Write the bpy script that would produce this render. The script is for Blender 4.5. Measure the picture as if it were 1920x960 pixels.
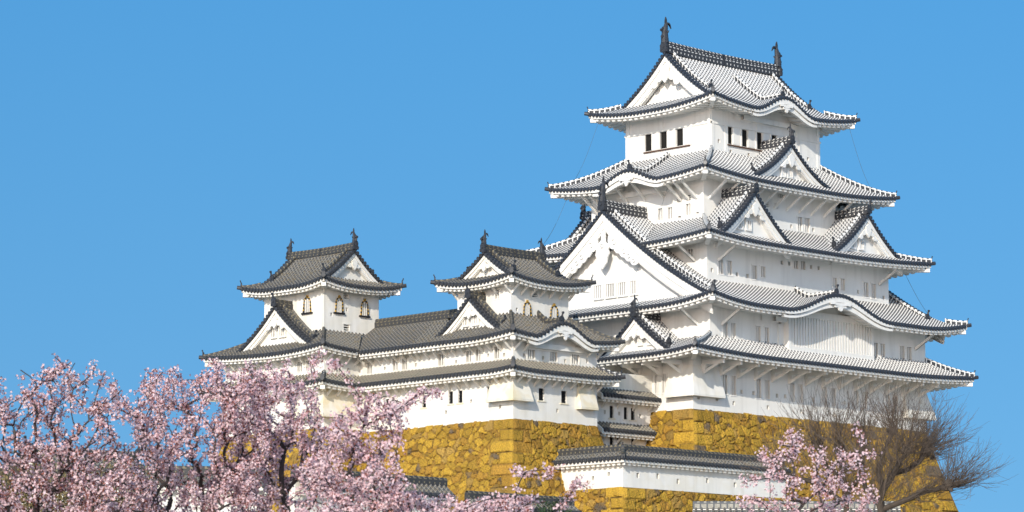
import bpy, math, random
import numpy as np
from math import radians as R_, sin, cos, pi
for o in list(bpy.data.objects): bpy.data.objects.remove(o)
SC = bpy.context.scene
COL = SC.collection
rnd = random.Random(7); npr = np.random.default_rng(11)

# ------------------------------------------------------------------ camera, sky, sun, exposure
PITCH, YAW = R_(8.22975), R_(45.43975)
CAM = np.array([-170.125, -154.146, -22.0723])
cd = bpy.data.cameras.new('camera'); cam = bpy.data.objects.new('camera', cd); COL.objects.link(cam)
cd.sensor_width = 36; cd.lens = 5981.486/1920*36; cd.clip_start = 1; cd.clip_end = 6000
cam.location = CAM; cam.rotation_euler = (pi/2+PITCH, 0, YAW-pi/2)
cd.dof.use_dof = True; cd.dof.focus_distance = 228; cd.dof.aperture_fstop = 3.2
SC.camera = cam
SUN_TO = np.array([-1.95, -1.05, .96]); SUN_TO = SUN_TO/np.linalg.norm(SUN_TO)
ELEV = math.asin(SUN_TO[2]); AZ = math.atan2(SUN_TO[0], SUN_TO[1])
w = bpy.data.worlds.new('World'); SC.world = w; w.use_nodes = True
nt = w.node_tree; nt.nodes.clear()
sky = nt.nodes.new('ShaderNodeTexSky'); sky.sky_type = 'NISHITA'; sky.sun_disc = False
sky.sun_elevation = ELEV; sky.sun_rotation = AZ
sky.air_density = 1.3; sky.dust_density = 4.0; sky.ozone_density = 4.0; sky.altitude = 200
tc = nt.nodes.new('ShaderNodeTexCoord'); mp = nt.nodes.new('ShaderNodeMapping')
mp.inputs['Scale'].default_value = (1, 1, 1.2); mp.inputs['Location'].default_value = (0, 0, 0.45)
nrm = nt.nodes.new('ShaderNodeVectorMath'); nrm.operation = 'NORMALIZE'
hsv = nt.nodes.new('ShaderNodeHueSaturation'); hsv.inputs['Hue'].default_value = .488; hsv.inputs['Saturation'].default_value = 1.22; hsv.inputs['Value'].default_value = 1.36
bg = nt.nodes.new('ShaderNodeBackground'); wo = nt.nodes.new('ShaderNodeOutputWorld')
nt.links.new(tc.outputs['Generated'], mp.inputs[0]); nt.links.new(mp.outputs[0], nrm.inputs[0])
nt.links.new(nrm.outputs[0], sky.inputs[0]); nt.links.new(sky.outputs[0], hsv.inputs['Color'])
spx = nt.nodes.new('ShaderNodeSeparateXYZ'); nt.links.new(tc.outputs['Generated'], spx.inputs[0])
rmp = nt.nodes.new('ShaderNodeValToRGB'); nt.links.new(spx.outputs[2], rmp.inputs[0])
el = rmp.color_ramp.elements; el[0].position = .02; el[0].color = (1.0, .83, .76, 1); el[1].position = .24; el[1].color = (.74, .90, .96, 1)
e3 = el.new(.5); e3.color = (1, 1, 1, 1)
mul = nt.nodes.new('ShaderNodeMix'); mul.data_type = 'RGBA'; mul.blend_type = 'MULTIPLY'; mul.inputs[0].default_value = 1
nt.links.new(hsv.outputs[0], mul.inputs[6]); nt.links.new(rmp.outputs[0], mul.inputs[7])
nt.links.new(mul.outputs[2], bg.inputs[0]); nt.links.new(bg.outputs[0], wo.inputs[0])
bg.inputs[1].default_value = 0.15
sd = bpy.data.lights.new('sun', 'SUN'); sun = bpy.data.objects.new('sun', sd); COL.objects.link(sun)
sd.energy = 3.1; sd.angle = R_(0.5); sd.color = (1, .93, .82)
sun.rotation_euler = (pi/2-ELEV, 0, pi-AZ)
SC.view_settings.view_transform = 'Standard'; SC.view_settings.look = 'None'
SC.view_settings.gamma = 1; SC.view_settings.exposure = 0.46; SC.view_settings.use_curve_mapping = False

# ------------------------------------------------------------------ materials
def mat(name, rough=.8):
    m = bpy.data.materials.new(name); m.use_nodes = True
    b = m.node_tree.nodes['Principled BSDF']; b.inputs['Roughness'].default_value = rough
    b.inputs['Specular IOR Level'].default_value = .3
    return m, m.node_tree, b
def N(t, typ, **k):
    n = t.nodes.new(typ)
    for a, v in k.items(): setattr(n, a, v)
    return n
def noise(t, scale, detail=4, co=None, dist=0):
    n = N(t, 'ShaderNodeTexNoise'); n.inputs['Scale'].default_value = scale; n.inputs['Detail'].default_value = detail
    n.inputs['Distortion'].default_value = dist
    if co is not None: t.links.new(co, n.inputs['Vector'])
    return n
def ramp(t, src, stops):
    r = N(t, 'ShaderNodeValToRGB'); e = r.color_ramp.elements
    while len(e) < len(stops): e.new(.5)
    for i, (p, c) in enumerate(stops): e[i].position = p; e[i].color = (*c, 1) if len(c) == 3 else c
    t.links.new(src, r.inputs[0]); return r
def mth(t, op, a, b=None, c=None):
    n = N(t, 'ShaderNodeMath', operation=op)
    for i, x in enumerate((a, b, c)):
        if x is None: continue
        if isinstance(x, (int, float)): n.inputs[i].default_value = x
        else: t.links.new(x, n.inputs[i])
    return n.outputs[0]
def mix(t, f, a, b):
    n = N(t, 'ShaderNodeMix', data_type='RGBA')
    if isinstance(f, (int, float)): n.inputs[0].default_value = f
    else: t.links.new(f, n.inputs[0])
    for i, x in ((6, a), (7, b)):
        if isinstance(x, tuple): n.inputs[i].default_value = (*x, 1)
        else: t.links.new(x, n.inputs[i])
    return n.outputs[2]
def objco(t): return N(t, 'ShaderNodeNewGeometry').outputs['Position']
def bump(t, b, h, s=.3, d=.05):
    n = N(t, 'ShaderNodeBump'); n.inputs['Strength'].default_value = s; n.inputs['Distance'].default_value = d
    t.links.new(h, n.inputs['Height']); t.links.new(n.outputs[0], b.inputs['Normal'])
def plaster(name, c1, c2, stain=None, amt=.5):
    m, t, b = mat(name, .85); co = objco(t)
    n1 = noise(t, .35, 5, co, .4); n2 = noise(t, 6, 4, co)
    col = mix(t, ramp(t, n1.outputs[0], [(.35, (0, 0, 0)), (.7, (1, 1, 1))]).outputs[0], c1, c2)
    mps = N(t, 'ShaderNodeMapping'); mps.inputs['Scale'].default_value = (1.6, 1.6, .12); t.links.new(co, mps.inputs[0])
    st = noise(t, 1.0, 5, mps.outputs[0])
    col = mix(t, mth(t, 'MULTIPLY', ramp(t, st.outputs[0], [(.50, (0, 0, 0)), (.78, (1, 1, 1))]).outputs[0], .6), col, tuple(x*.74 for x in c2))
    if stain:
        n3 = noise(t, .9, 6, co, .6)
        col = mix(t, mth(t, 'MULTIPLY', ramp(t, n3.outputs[0], [(.42, (0, 0, 0)), (.6, (1, 1, 1))]).outputs[0], amt), col, stain)
    t.links.new(col, b.inputs['Base Color']); bump(t, b, n2.outputs[0], .25, .02)
    return m
M = {}
M['plaster'] = plaster('white_plaster', (.80, .785, .745), (.76, .735, .68))
M['plaster_old'] = plaster('aged_plaster', (.80, .78, .735), (.74, .715, .65), (.64, .54, .32), .16)
M['stained'] = plaster('ochre_stained_plaster', (.78, .75, .68), (.72, .66, .52), (.62, .46, .15), .35)
def simple(name, c, rough=.7, var=.25, sc=3, spec=.3):
    m, t, b = mat(name, rough); b.inputs['Specular IOR Level'].default_value = spec
    n = noise(t, sc, 5, objco(t))
    t.links.new(mix(t, n.outputs[0], tuple(x*(1-var) for x in c), tuple(min(1, x*(1+var)) for x in c)), b.inputs['Base Color'])
    bump(t, b, n.outputs[0], .2, .02)
    return m
M['dark_tile'] = simple('dark_glazed_tile', (.030, .034, .044), .42, .45, 7, .5)
M['ornament'] = simple('ornament_tile', (.035, .038, .045), .5, .3, 8, .4)
M['old_edge'] = simple('weathered_edge_tile', (.036, .038, .043), .55, .5, 5, .4)
M['black'] = simple('dark_opening', (.012, .011, .010), .9, .2)
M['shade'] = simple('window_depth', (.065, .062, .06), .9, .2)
M['iron'] = simple('black_iron', (.015, .015, .017), .5, .2)
M['gold'] = simple('gold_fitting', (.45, .27, .04), .4, .2)
M['brown'] = simple('brown_sill', (.10, .05, .03), .7, .2)
M['bark'] = simple('cherry_bark', (.060, .047, .043), .9, .4, 9)
M['barebark'] = simple('grey_brown_bark', (.065, .05, .038), .9, .5, 6)
M['twig'] = simple('brown_twig', (.12, .09, .068), .9, .3, 2)
M['cable'] = simple('cable', (.05, .07, .08), .5, .1)
def tile_mat(name, white, dark, wr, lichen=None, cw=.13, pw=.34):
    """roof of pan and cover tiles: UV u counts ribs, v counts tile courses; white plaster joints"""
    m, t, b = mat(name, .6)
    uv = N(t, 'ShaderNodeUVMap').outputs[0]; sp = N(t, 'ShaderNodeSeparateXYZ'); t.links.new(uv, sp.inputs[0])
    fu = mth(t, 'FRACT', sp.outputs[0]); fv = mth(t, 'FRACT', sp.outputs[1])
    ab = mth(t, 'ABSOLUTE', mth(t, 'SUBTRACT', fu, .5))
    pan = mth(t, 'GREATER_THAN', ab, pw); crown = mth(t, 'LESS_THAN', ab, cw)
    crs = mth(t, 'GREATER_THAN', fv, 1-wr)
    edge = mth(t, 'MULTIPLY', mth(t, 'LESS_THAN', sp.outputs[1], 1.0), mth(t, 'LESS_THAN', ab, .26))
    d = mth(t, 'MULTIPLY', mth(t, 'MAXIMUM', pan, crown), crs)
    d = mth(t, 'MAXIMUM', d, mth(t, 'MULTIPLY', edge, .9))
    co = objco(t); n1 = noise(t, 1.1, 6, co); n2 = noise(t, 5.5, 5, co)
    wc = mix(t, n1.outputs[0], tuple(x*.86 for x in white), white)
    dc = mix(t, n2.outputs[0], tuple(x*.5 for x in dark), tuple(x*1.6 for x in dark))
    col = mix(t, d, wc, dc)
    if lichen:
        col = mix(t, mth(t, 'MULTIPLY', ramp(t, n2.outputs[0], [(.5, (0, 0, 0)), (.68, (1, 1, 1))]).outputs[0], .75), col, lichen)
        n3 = noise(t, 9, 2, co)
        col = mix(t, ramp(t, n3.outputs[0], [(.70, (0, 0, 0)), (.74, (1, 1, 1))]).outputs[0], col, (.42, .42, .40))
    t.links.new(col, b.inputs['Base Color']); bump(t, b, n2.outputs[0], .25, .03)
    return m
M['tile'] = tile_mat('plastered_roof_tile', (.62, .615, .60), (.085, .086, .09), .62, cw=.20, pw=.375)
M['tile_old'] = tile_mat('weathered_roof_tile', (.22, .205, .175), (.065, .065, .066), .70, (.15, .115, .06), cw=.2)
M['tile_mid'] = tile_mat('sunbleached_roof_tile', (.30, .27, .21), (.055, .055, .056), .68, cw=.18)
def ridge_mat(name, white, dark, a=.14, b_=.84, g=.24, fine=False):
    m, t, b = mat(name, .6)
    uv = N(t, 'ShaderNodeUVMap').outputs[0]; sp = N(t, 'ShaderNodeSeparateXYZ'); t.links.new(uv, sp.inputs[0])
    fv = mth(t, 'FRACT', sp.outputs[1]); u = sp.outputs[0]
    side = mth(t, 'MULTIPLY', mth(t, 'GREATER_THAN', u, a), mth(t, 'LESS_THAN', u, b_))
    d = mth(t, 'MULTIPLY', side, mth(t, 'GREATER_THAN', fv, g))
    top = mth(t, 'MULTIPLY', mth(t, 'GREATER_THAN', u, 1.5), mth(t, 'GREATER_THAN', fv, .62))
    d = mth(t, 'MAXIMUM', d, top)
    if fine:
        tick = mth(t, 'MULTIPLY', mth(t, 'LESS_THAN', mth(t, 'ABSOLUTE', mth(t, 'SUBTRACT', u, .40)), .13), mth(t, 'LESS_THAN', fv, .22))
        rim = mth(t, 'MULTIPLY', mth(t, 'LESS_THAN', mth(t, 'ABSOLUTE', mth(t, 'SUBTRACT', u, .93)), .07), mth(t, 'LESS_THAN', fv, .55))
        d = mth(t, 'SUBTRACT', 1, mth(t, 'MAXIMUM', mth(t, 'MAXIMUM', tick, rim), mth(t, 'MULTIPLY', mth(t, 'GREATER_THAN', u, 1.5), mth(t, 'LESS_THAN', fv, .3))))
    n2 = noise(t, 5, 4, objco(t))
    dc = mix(t, n2.outputs[0], tuple(x*.5 for x in dark), tuple(x*1.5 for x in dark))
    t.links.new(mix(t, d, white, dc), b.inputs['Base Color'])
    return m
M['ridge'] = ridge_mat('plastered_ridge_tile', (.70, .69, .66), (.045, .047, .052))
M['ridge_dark'] = ridge_mat('dark_ridge_tile', (.60, .59, .56), (.045, .047, .053), fine=True)
M['ridge_old'] = ridge_mat('weathered_ridge_tile', (.20, .17, .11), (.05, .05, .05), fine=True)
M['ridge_grey'] = ridge_mat('grey_boxed_ridge_tile', (.10, .105, .11), (.30, .285, .24))
def stone_mat():
    m, t, b = mat('ochre_stone', .85)
    at = N(t, 'ShaderNodeAttribute', attribute_name='stone'); co = objco(t)
    n1 = noise(t, 2.2, 6, co); n2 = noise(t, 11, 5, co)
    c = mix(t, mth(t, 'MULTIPLY', ramp(t, n1.outputs[0], [(.45, (0, 0, 0)), (.72, (1, 1, 1))]).outputs[0], .45), at.outputs['Color'], (.42, .24, .04))
    c = mix(t, mth(t, 'MULTIPLY', ramp(t, n2.outputs[0], [(.50, (0, 0, 0)), (.68, (1, 1, 1))]).outputs[0], .5), c, (.20, .12, .03))
    t.links.new(c, b.inputs['Base Color']); bump(t, b, mth(t, 'ADD', n2.outputs[0], mth(t, 'MULTIPLY', n1.outputs[0], 2)), 1.0, .12)
    return m
M['stone'] = stone_mat()
def ground_mat():
    m, t, b = mat('pale_gravel', .95); co = objco(t)
    n1 = noise(t, .08, 6, co); n2 = noise(t, 1.5, 6, co)
    c = mix(t, n1.outputs[0], (.34, .31, .26), (.42, .38, .32)); c = mix(t, mth(t, 'MULTIPLY', n2.outputs[0], .5), c, (.36, .33, .26))
    t.links.new(c, b.inputs['Base Color']); bump(t, b, n2.outputs[0], .6, .2); return m
M['ground'] = ground_mat()
def petal_mat(name, c1, c2, tr):
    m, t, b = mat(name, .7); co = objco(t)
    n = noise(t, 2.3, 3, co); oi = noise(t, 14, 1, co)
    c = mix(t, ramp(t, n.outputs[0], [(.35, (0, 0, 0)), (.65, (1, 1, 1))]).outputs[0], c1, c2)
    c = mix(t, ramp(t, oi.outputs[0], [(.4, (0, 0, 0)), (.7, (1, 1, 1))]).outputs[0], c, tuple(min(1, x*1.13) for x in c1))
    t.links.new(c, b.inputs['Base Color']); b.inputs['Specular IOR Level'].default_value = .1
    tn = N(t, 'ShaderNodeBsdfTranslucent'); t.links.new(c, tn.inputs[0])
    ms = N(t, 'ShaderNodeMixShader'); ms.inputs[0].default_value = tr
    t.links.new(b.outputs[0], ms.inputs[1]); t.links.new(tn.outputs[0], ms.inputs[2])
    t.links.new(ms.outputs[0], t.nodes['Material Output'].inputs[0]); return m
M['petal'] = petal_mat('pale_pink_petal', (.87, .69, .70), (.76, .48, .51), .4)
M['bud'] = petal_mat('red_bud_and_young_leaf', (.20, .055, .035), (.34, .12, .07), .2)

# ------------------------------------------------------------------ mesh builder
BASE = {}
class MB:
    def __init__(s): s.V = []; s.F = []; s.U = []; s.Mi = []; s.n = 0; s.C = []
    def add(s, V, F, U=None, m=0, C=None):
        V = np.asarray(V, float).reshape(-1, 3); k = len(V)
        F = np.asarray(F, int)
        s.V.append(V); s.F.append(F + s.n); s.Mi.append(np.full(len(F), m)); s.n += k
        s.U.append(np.zeros((k, 2)) if U is None else np.asarray(U, float).reshape(-1, 2))
        s.C.append(np.ones((k, 3)) if C is None else np.asarray(C).reshape(-1, 3))
    def grid(s, P, U=None, m=0, C=None):
        P = np.asarray(P, float); r, c = P.shape[:2]
        i = np.arange(r*c).reshape(r, c)
        F = np.stack([i[:-1, :-1], i[:-1, 1:], i[1:, 1:], i[1:, :-1]], -1).reshape(-1, 4)
        s.add(P.reshape(-1, 3), F, None if U is None else np.asarray(U).reshape(-1, 2), m, C)
    def quad(s, a, b, c, d, m=0, U=None): s.add([a, b, c, d], [[0, 1, 2, 3]], U, m)
    def obox(s, o, ex, ey, ez, m=0):
        o, ex, ey, ez = map(lambda q: np.array(q, float), (o, ex, ey, ez))
        V = [o, o+ex, o+ex+ey, o+ey, o+ez, o+ex+ez, o+ex+ey+ez, o+ey+ez]
        s.add(V, [[0, 3, 2, 1], [4, 5, 6, 7], [0, 1, 5, 4], [1, 2, 6, 5], [2, 3, 7, 6], [3, 0, 4, 7]], m=m)
    def box(s, x0, x1, y0, y1, z0, z1, m=0): s.obox((x0, y0, z0), (x1-x0, 0, 0), (0, y1-y0, 0), (0, 0, z1-z0), m)
    def tube(s, P, r, n=6, m=0, cap=True):
        P = np.asarray(P, float); r = np.broadcast_to(np.asarray(r, float), (len(P),))
        T = np.gradient(P, axis=0); T /= np.linalg.norm(T, axis=1)[:, None]+1e-9
        a = np.where(np.abs(T[:, 2:3]) > .9, [[1., 0, 0]], [[0., 0, 1]])
        S = np.cross(T, a); S /= np.linalg.norm(S, axis=1)[:, None]+1e-9; B = np.cross(T, S)
        th = np.arange(n+1)*2*pi/n
        G = P[:, None]+r[:, None, None]*(S[:, None]*np.cos(th)[None, :, None]+B[:, None]*np.sin(th)[None, :, None])
        s.grid(G, m=m)
        if cap:
            for e in (0, -1): s.add(G[e, :n], [list(range(n))] if n == 4 else [[0, i, i+1, i+1] for i in range(1, n-1)], m=m) if n > 4 else None
    def prism(s, pts, o, ux, uz, dn, m=0):
        """polygon pts (x,z) star-shaped about its mean, extruded by dn"""
        o, ux, uz, dn = map(lambda q: np.array(q, float), (o, ux, uz, dn)); pts = np.array(pts, float)
        c = pts.mean(0); k = len(pts)
        A = [o+ux*x+uz*z for x, z in pts]; B = [a+dn for a in A]
        ca = o+ux*c[0]+uz*c[1]; cb = ca+dn
        V = A+B+[ca, cb]; F = []
        for i in range(k):
            j = (i+1) % k; F += [[2*k, i, j, j], [2*k+1, k+j, k+i, k+i], [i, k+i, k+j, j]]
        s.add(V, F, m=m)
    def build(s, name, mats, parent=None, smooth=False, color=False):
        me = bpy.data.meshes.new(name)
        if not s.V: return None
        V = np.concatenate(s.V); U = np.concatenate(s.U); Cc = np.concatenate(s.C)
        off = BASE.get(parent.name, np.zeros(3)) if parent else np.zeros(3)
        faces = []; mi = []
        for F, Mi in zip(s.F, s.Mi):
            for f, q in zip(F.tolist(), Mi.tolist()):
                g = [f[0]]
                for x in f[1:]:
                    if x != g[-1] and x != g[0]: g.append(x)
                if len(g) > 2: faces.append(g); mi.append(q)
        me.from_pydata((V-off).tolist(), [], faces)
        for q in (mats if isinstance(mats, (list, tuple)) else [mats]): me.materials.append(M[q] if isinstance(q, str) else q)
        me.polygons.foreach_set('material_index', mi)
        li = np.empty(len(me.loops), int); me.loops.foreach_get('vertex_index', li)
        uvl = me.uv_layers.new(name='UVMap'); uvl.data.foreach_set('uv', U[li].ravel())
        if color:
            ca = me.color_attributes.new('stone', 'FLOAT_COLOR', 'POINT')
            ca.data.foreach_set('color', np.concatenate([Cc, np.ones((len(Cc), 1))], 1).ravel())
        if smooth: me.polygons.foreach_set('use_smooth', [True]*len(me.polygons))
        me.update()
        o = bpy.data.objects.new(name, me); COL.objects.link(o)
        if parent: o.parent = parent; BASE[o.name] = off
        return o
def thing(name, loc, label, cat, group=None):
    o = bpy.data.objects.new(name, None); o.empty_display_size = .5; COL.objects.link(o); o.location = loc
    BASE[o.name] = np.array(loc, float); tag(o, label, cat, group); return o
def tag(o, label=None, cat=None, group=None, kind=None):
    if label: o['label'] = label
    if cat: o['category'] = cat
    if group: o['group'] = group
    if kind: o['kind'] = kind
    return o
A2 = lambda *p: np.array(p, float)
def frame(rect, side):
    x0, x1, y0, y1 = rect
    return {'S': (A2(x0, y0), A2(1, 0), A2(0, 1), x1-x0), 'W': (A2(x0, y0), A2(0, 1), A2(1, 0), y1-y0),
            'N': (A2(x0, y1), A2(1, 0), A2(0, -1), x1-x0), 'E': (A2(x1, y0), A2(0, 1), A2(-1, 0), y1-y0)}[side]
def P3(fr, s, d, z):
    O, u, n = fr[:3]
    s, d, z = np.broadcast_arrays(np.asarray(s, float), np.asarray(d, float), np.asarray(z, float))
    return np.stack([O[0]+u[0]*s+n[0]*d, O[1]+u[1]*s+n[1]*d, z], -1)

# ------------------------------------------------------------------ roofs
PITCHT = .36; PROF = [(0, 0), (.27, .01), (.34, .08), (.5, .125), (.66, .08), (.73, .01)]
def tile_sheet(mb, fr, s0, s1, zf, cap, dmin=None, vo=0., step=.5, m=0, L0=0.):
    p = PITCHT; ss = []; hh = []
    k0 = int(math.floor(s0/p))-1; k1 = int(math.ceil(s1/p))+1
    for k in range(k0, k1+1):
        for f, h in PROF:
            s = (k+f)*p
            if s0 < s < s1: ss.append(s); hh.append(h)
    ss = np.array([s0+1e-4]+ss+[s1-1e-4]); hh = np.array([0]+hh+[0.])
    c = np.array([cap(s) for s in ss]); lo = np.zeros(len(ss)) if dmin is None else np.array([dmin(s) for s in ss])
    ok = c > lo
    if not ok.any(): return
    i0, i1 = np.argmax(ok), len(ok)-np.argmax(ok[::-1])
    ss, hh, c, lo = ss[i0:i1], hh[i0:i1], c[i0:i1], lo[i0:i1]
    c = np.maximum(c, lo+1e-3)
    K = max(2, int(math.ceil(c.max()/step)))
    d = lo[None]+(c-lo)[None]*np.linspace(0, 1, K+1)[:, None]; S = np.broadcast_to(ss, d.shape)
    Z = zf(S, d)+hh[None]
    U = np.stack([S/p, d*1.12/.25+vo], -1)
    mb.grid(P3(fr, S, d, Z), U, m)
def sweep(mb, P, wd, h, m=0, z0=-.1, top=True):
    """ridge course: box section along a path with a round cap tile on top"""
    P = np.asarray(P, float); T = np.gradient(P, axis=0); H = np.stack([-T[:, 1], T[:, 0], T[:, 0]*0], -1)
    H /= np.linalg.norm(H, axis=1)[:, None]+1e-9
    Ln = np.r_[0, np.cumsum(np.linalg.norm(np.diff(P, axis=0), axis=1))]/.42
    zb = np.array([0, 0, z0]); zt = np.array([0, 0, h])
    for sg in (-1, 1):
        a = P+H*sg*wd/2
        mb.grid(np.stack([a+zb, a+zt]), np.stack([np.stack([Ln*0, Ln], -1), np.stack([Ln*0+1, Ln], -1)]), m)
    mb.grid(np.stack([P-H*wd/2+zt, P+H*wd/2+zt]), np.stack([np.stack([Ln*0+1.2, Ln], -1)]*2), m)
    for e in (0, -1):
        mb.quad(P[e]-H[e]*wd/2+zb, P[e]+H[e]*wd/2+zb, P[e]+H[e]*wd/2+zt, P[e]-H[e]*wd/2+zt, m, [[.3, .5]]*4)
    if top:
        r = min(.11, wd*.35); th = np.linspace(0, pi, 5)
        G = P[None]+H[None]*(np.cos(th)*r*1.2)[:, None, None]+np.array([0, 0, 1.])*(h+np.sin(th)*r)[:, None, None]
        mb.grid(G, np.stack([np.stack([Ln*0+2, Ln], -1)]*5), m)
def densify(P, step=.4):
    P = np.asarray(P, float); out = [P[0]]
    for a, b in zip(P[:-1], P[1:]):
        k = max(1, int(np.linalg.norm(b-a)/step))
        for i in range(1, k+1): out.append(a+(b-a)*i/k)
    return np.array(out)
ORN = {}
def ornament(parent, pos, dr, sc=1., kind='oni', name=None):
    """ridge-end ogre tile, or fish ornament, facing direction dr"""
    key = kind
    if key not in ORN:
        mb = MB()
        if kind == 'oni':
            mb.prism([(-.3, -.15), (-.34, .1), (-.24, .16), (-.27, .42), (-.16, .6), (0, .68), (.16, .6), (.27, .42), (.24, .16), (.34, .1), (.3, -.15)],
                     (0, 0, 0), (0, 1, 0), (0, 0, 1), (.16, 0, 0))
            mb.tube([(.02, 0, .6), (-.02, 0, .78), (-.09, 0, .92)], [.10, .085, .07], 6)
            mb.tube([(-.16, 0, .92), (-.02, 0, .94)], [.11, .12], 6)
            mb.tube([(-.06, 0, .28), (.02, 0, .28)], [.13, .15], 8)
            for sg in (-1, 1): mb.tube([(-.03, .2*sg, .02), (.05, .2*sg, .02)], .09, 6)
        else:
            P = np.array([(0, 0, -.1), (-.03, 0, .3), (0, 0, .7), (.05, 0, 1.05), (.14, 0, 1.35), (.2, 0, 1.55)])
            mb.tube(P, [.30, .29, .23, .20, .15, .08], 8)
            for i in range(7): z = .12+.11*i; mb.tube([(-.02, 0, z), (-.02, 0, z+.04)], .31-.012*i, 8)
            mb.prism([(-.02, .0), (.08, .22), (.06, .46), (-.03, .66), (-.10, .36), (-.1, .1)], (.14, -.03, 1.3), (1.15, 0, 0), (0, 0, 1), (0, .10, 0))
            mb.prism([(0, 0), (.16, .14), (.34, .1), (.44, -.12), (.5, -.2), (.42, .12), (.28, .26), (.08, .22)], (.14, -.03, 1.3), (1.15, 0, 0), (0, 0, 1), (0, .10, 0))
            mb.prism([(0, 0), (-.2, .02), (-.34, .1), (-.3, .24), (-.22, .18), (-.1, .42), (0, .22)], (-.12, -.03, .72), (1.15, 0, 0), (0, 0, 1), (0, .10, 0))
            mb.prism([(0, .5), (.2, .12), (.46, -.1), (.3, -.16), (0, -.1)], (.1, -.04, .1), (1, 0, 0), (0, 0, 1), (0, .08, 0))
            for sg in (-1, 1): mb.prism([(0, 0), (.16, .12), (.22, .3), (.06, .24), (-.04, .1)], (.02, .12*sg, .55), (.3, sg, 0), (0, 0, 1), (.05, 0, 0))
            mb.prism([(-.3, -.5), (-.36, -.2), (-.26, -.1), (-.2, .16), (.2, .16), (.26, -.1), (.36, -.2), (.3, -.5)], (-.22, 0, -.1), (0, 1, 0), (0, 0, 1), (.2, 0, 0))
        o = mb.build('ridge_ornament' if kind == 'oni' else 'fish_ornament', 'ornament'); ORN[key] = o.data
        bpy.data.objects.remove(o)
    o = bpy.data.objects.new('ridge_ornament' if kind == 'oni' else 'fish_ornament', ORN[key]); COL.objects.link(o)
    o.parent = parent; o.location = np.array(pos)-BASE[parent.name]
    o.rotation_euler = (0, 0, math.atan2(-dr[1], -dr[0])); o.scale = (sc, sc, sc); BASE[o.name] = BASE[parent.name]
    return o
STY = {'new': ('tile', 'ridge', 'dark_tile', 'plaster', 'ridge_dark'), 'old': ('tile_old', 'ridge_old', 'old_edge', 'plaster_old', 'ridge_old'), 'mid': ('tile_mid', 'ridge_dark', 'old_edge', 'plaster_old', 'ridge_dark')}
def eave_trim(parts, fr, s0, s1, zf, o, hipL=True, hipR=True, vL=False, vR=False, o2=None, raft=.6):
    """dark tile ends, white eave board and the rafters with the soffit"""
    tb, wb = parts; p = PITCHT; L = s1-s0; o2 = o2 or o
    k0 = int(math.ceil((s0+.05)/p-.5)); k1 = int(math.floor((s1-.05)/p-.5))
    th = np.arange(8)*pi/4
    ks = np.arange(k0, k1+1); sc = (ks+.5)*p
    if len(sc):
        z0 = zf(sc, sc*0+.02)
        for d0, d1 in ((-.06, .16),):
            for s, z in zip(sc, z0):
                zc = z-.0
                a = P3(fr, s+np.cos(th)*.125, d0, zc-.03+np.sin(th)*.165); b = P3(fr, s+np.cos(th)*.125, d1, zc+.0+np.sin(th)*.165)
                V = np.concatenate([a, b, P3(fr, [s], [d0-.02], [zc])])
                F = [[i, (i+1) % 8, 8+(i+1) % 8, 8+i] for i in range(8)]+[[16, (i+1) % 8, i, i] for i in range(8)]
                tb.add(V, F)
    n = max(2, int(L/.25)); s = np.linspace(s0, s1, n+1); ze = zf(s, s*0)
    tb.grid(np.stack([P3(fr, s, -.01, ze+.01), P3(fr, s, .0, ze-.05)]))
    tb.grid(np.stack([P3(fr, s, .0, ze-.05), P3(fr, s, .1, ze-.045)]))
    wb.grid(np.stack([P3(fr, s, .07, ze-.04), P3(fr, s, .07, ze-.30), P3(fr, s, .26, ze-.30)]))
    # rafters with square profile
    ss = []; hh = []; k = int(L/raft)+1; q = L/k
    for i in range(k):
        for f, h in ((0, 0), (.02, 0), (.48, 0), (.5, -.17), (.98, -.17), (1., 0)):
            ss.append(s0+(i+f)*q); hh.append(h)
    ss = np.array(ss); hh = np.array(hh)
    c = np.full(len(ss), o+.02)
    if hipL: c = np.minimum(c, ss-s0)
    if hipR: c = np.minimum(c, s1-ss)
    if vL: c = np.where(ss-s0 < o, o+.02, c)
    ok = c > .2; c = np.maximum(c, .2)
    rows = []
    ez = zf(ss, ss*0)-.30
    for f in (0, .5, 1): dd = .2+(c-.2)*f; rows.append(P3(fr, ss, dd, ez+hh+.13*(dd-.2)))
    wb.grid(np.stack([P3(fr, ss, .2, ez), rows[0]])); wb.grid(np.stack(rows))
def karaf(c, hw, amp):
    def k(s):
        t = np.clip(np.abs(s-c)/hw, 0, 1); base = .5+.5*np.cos(pi*t**1.05)
        return amp*(base*1.04-.04*np.sin(pi*t)**2*1.6)
    return k
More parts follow.
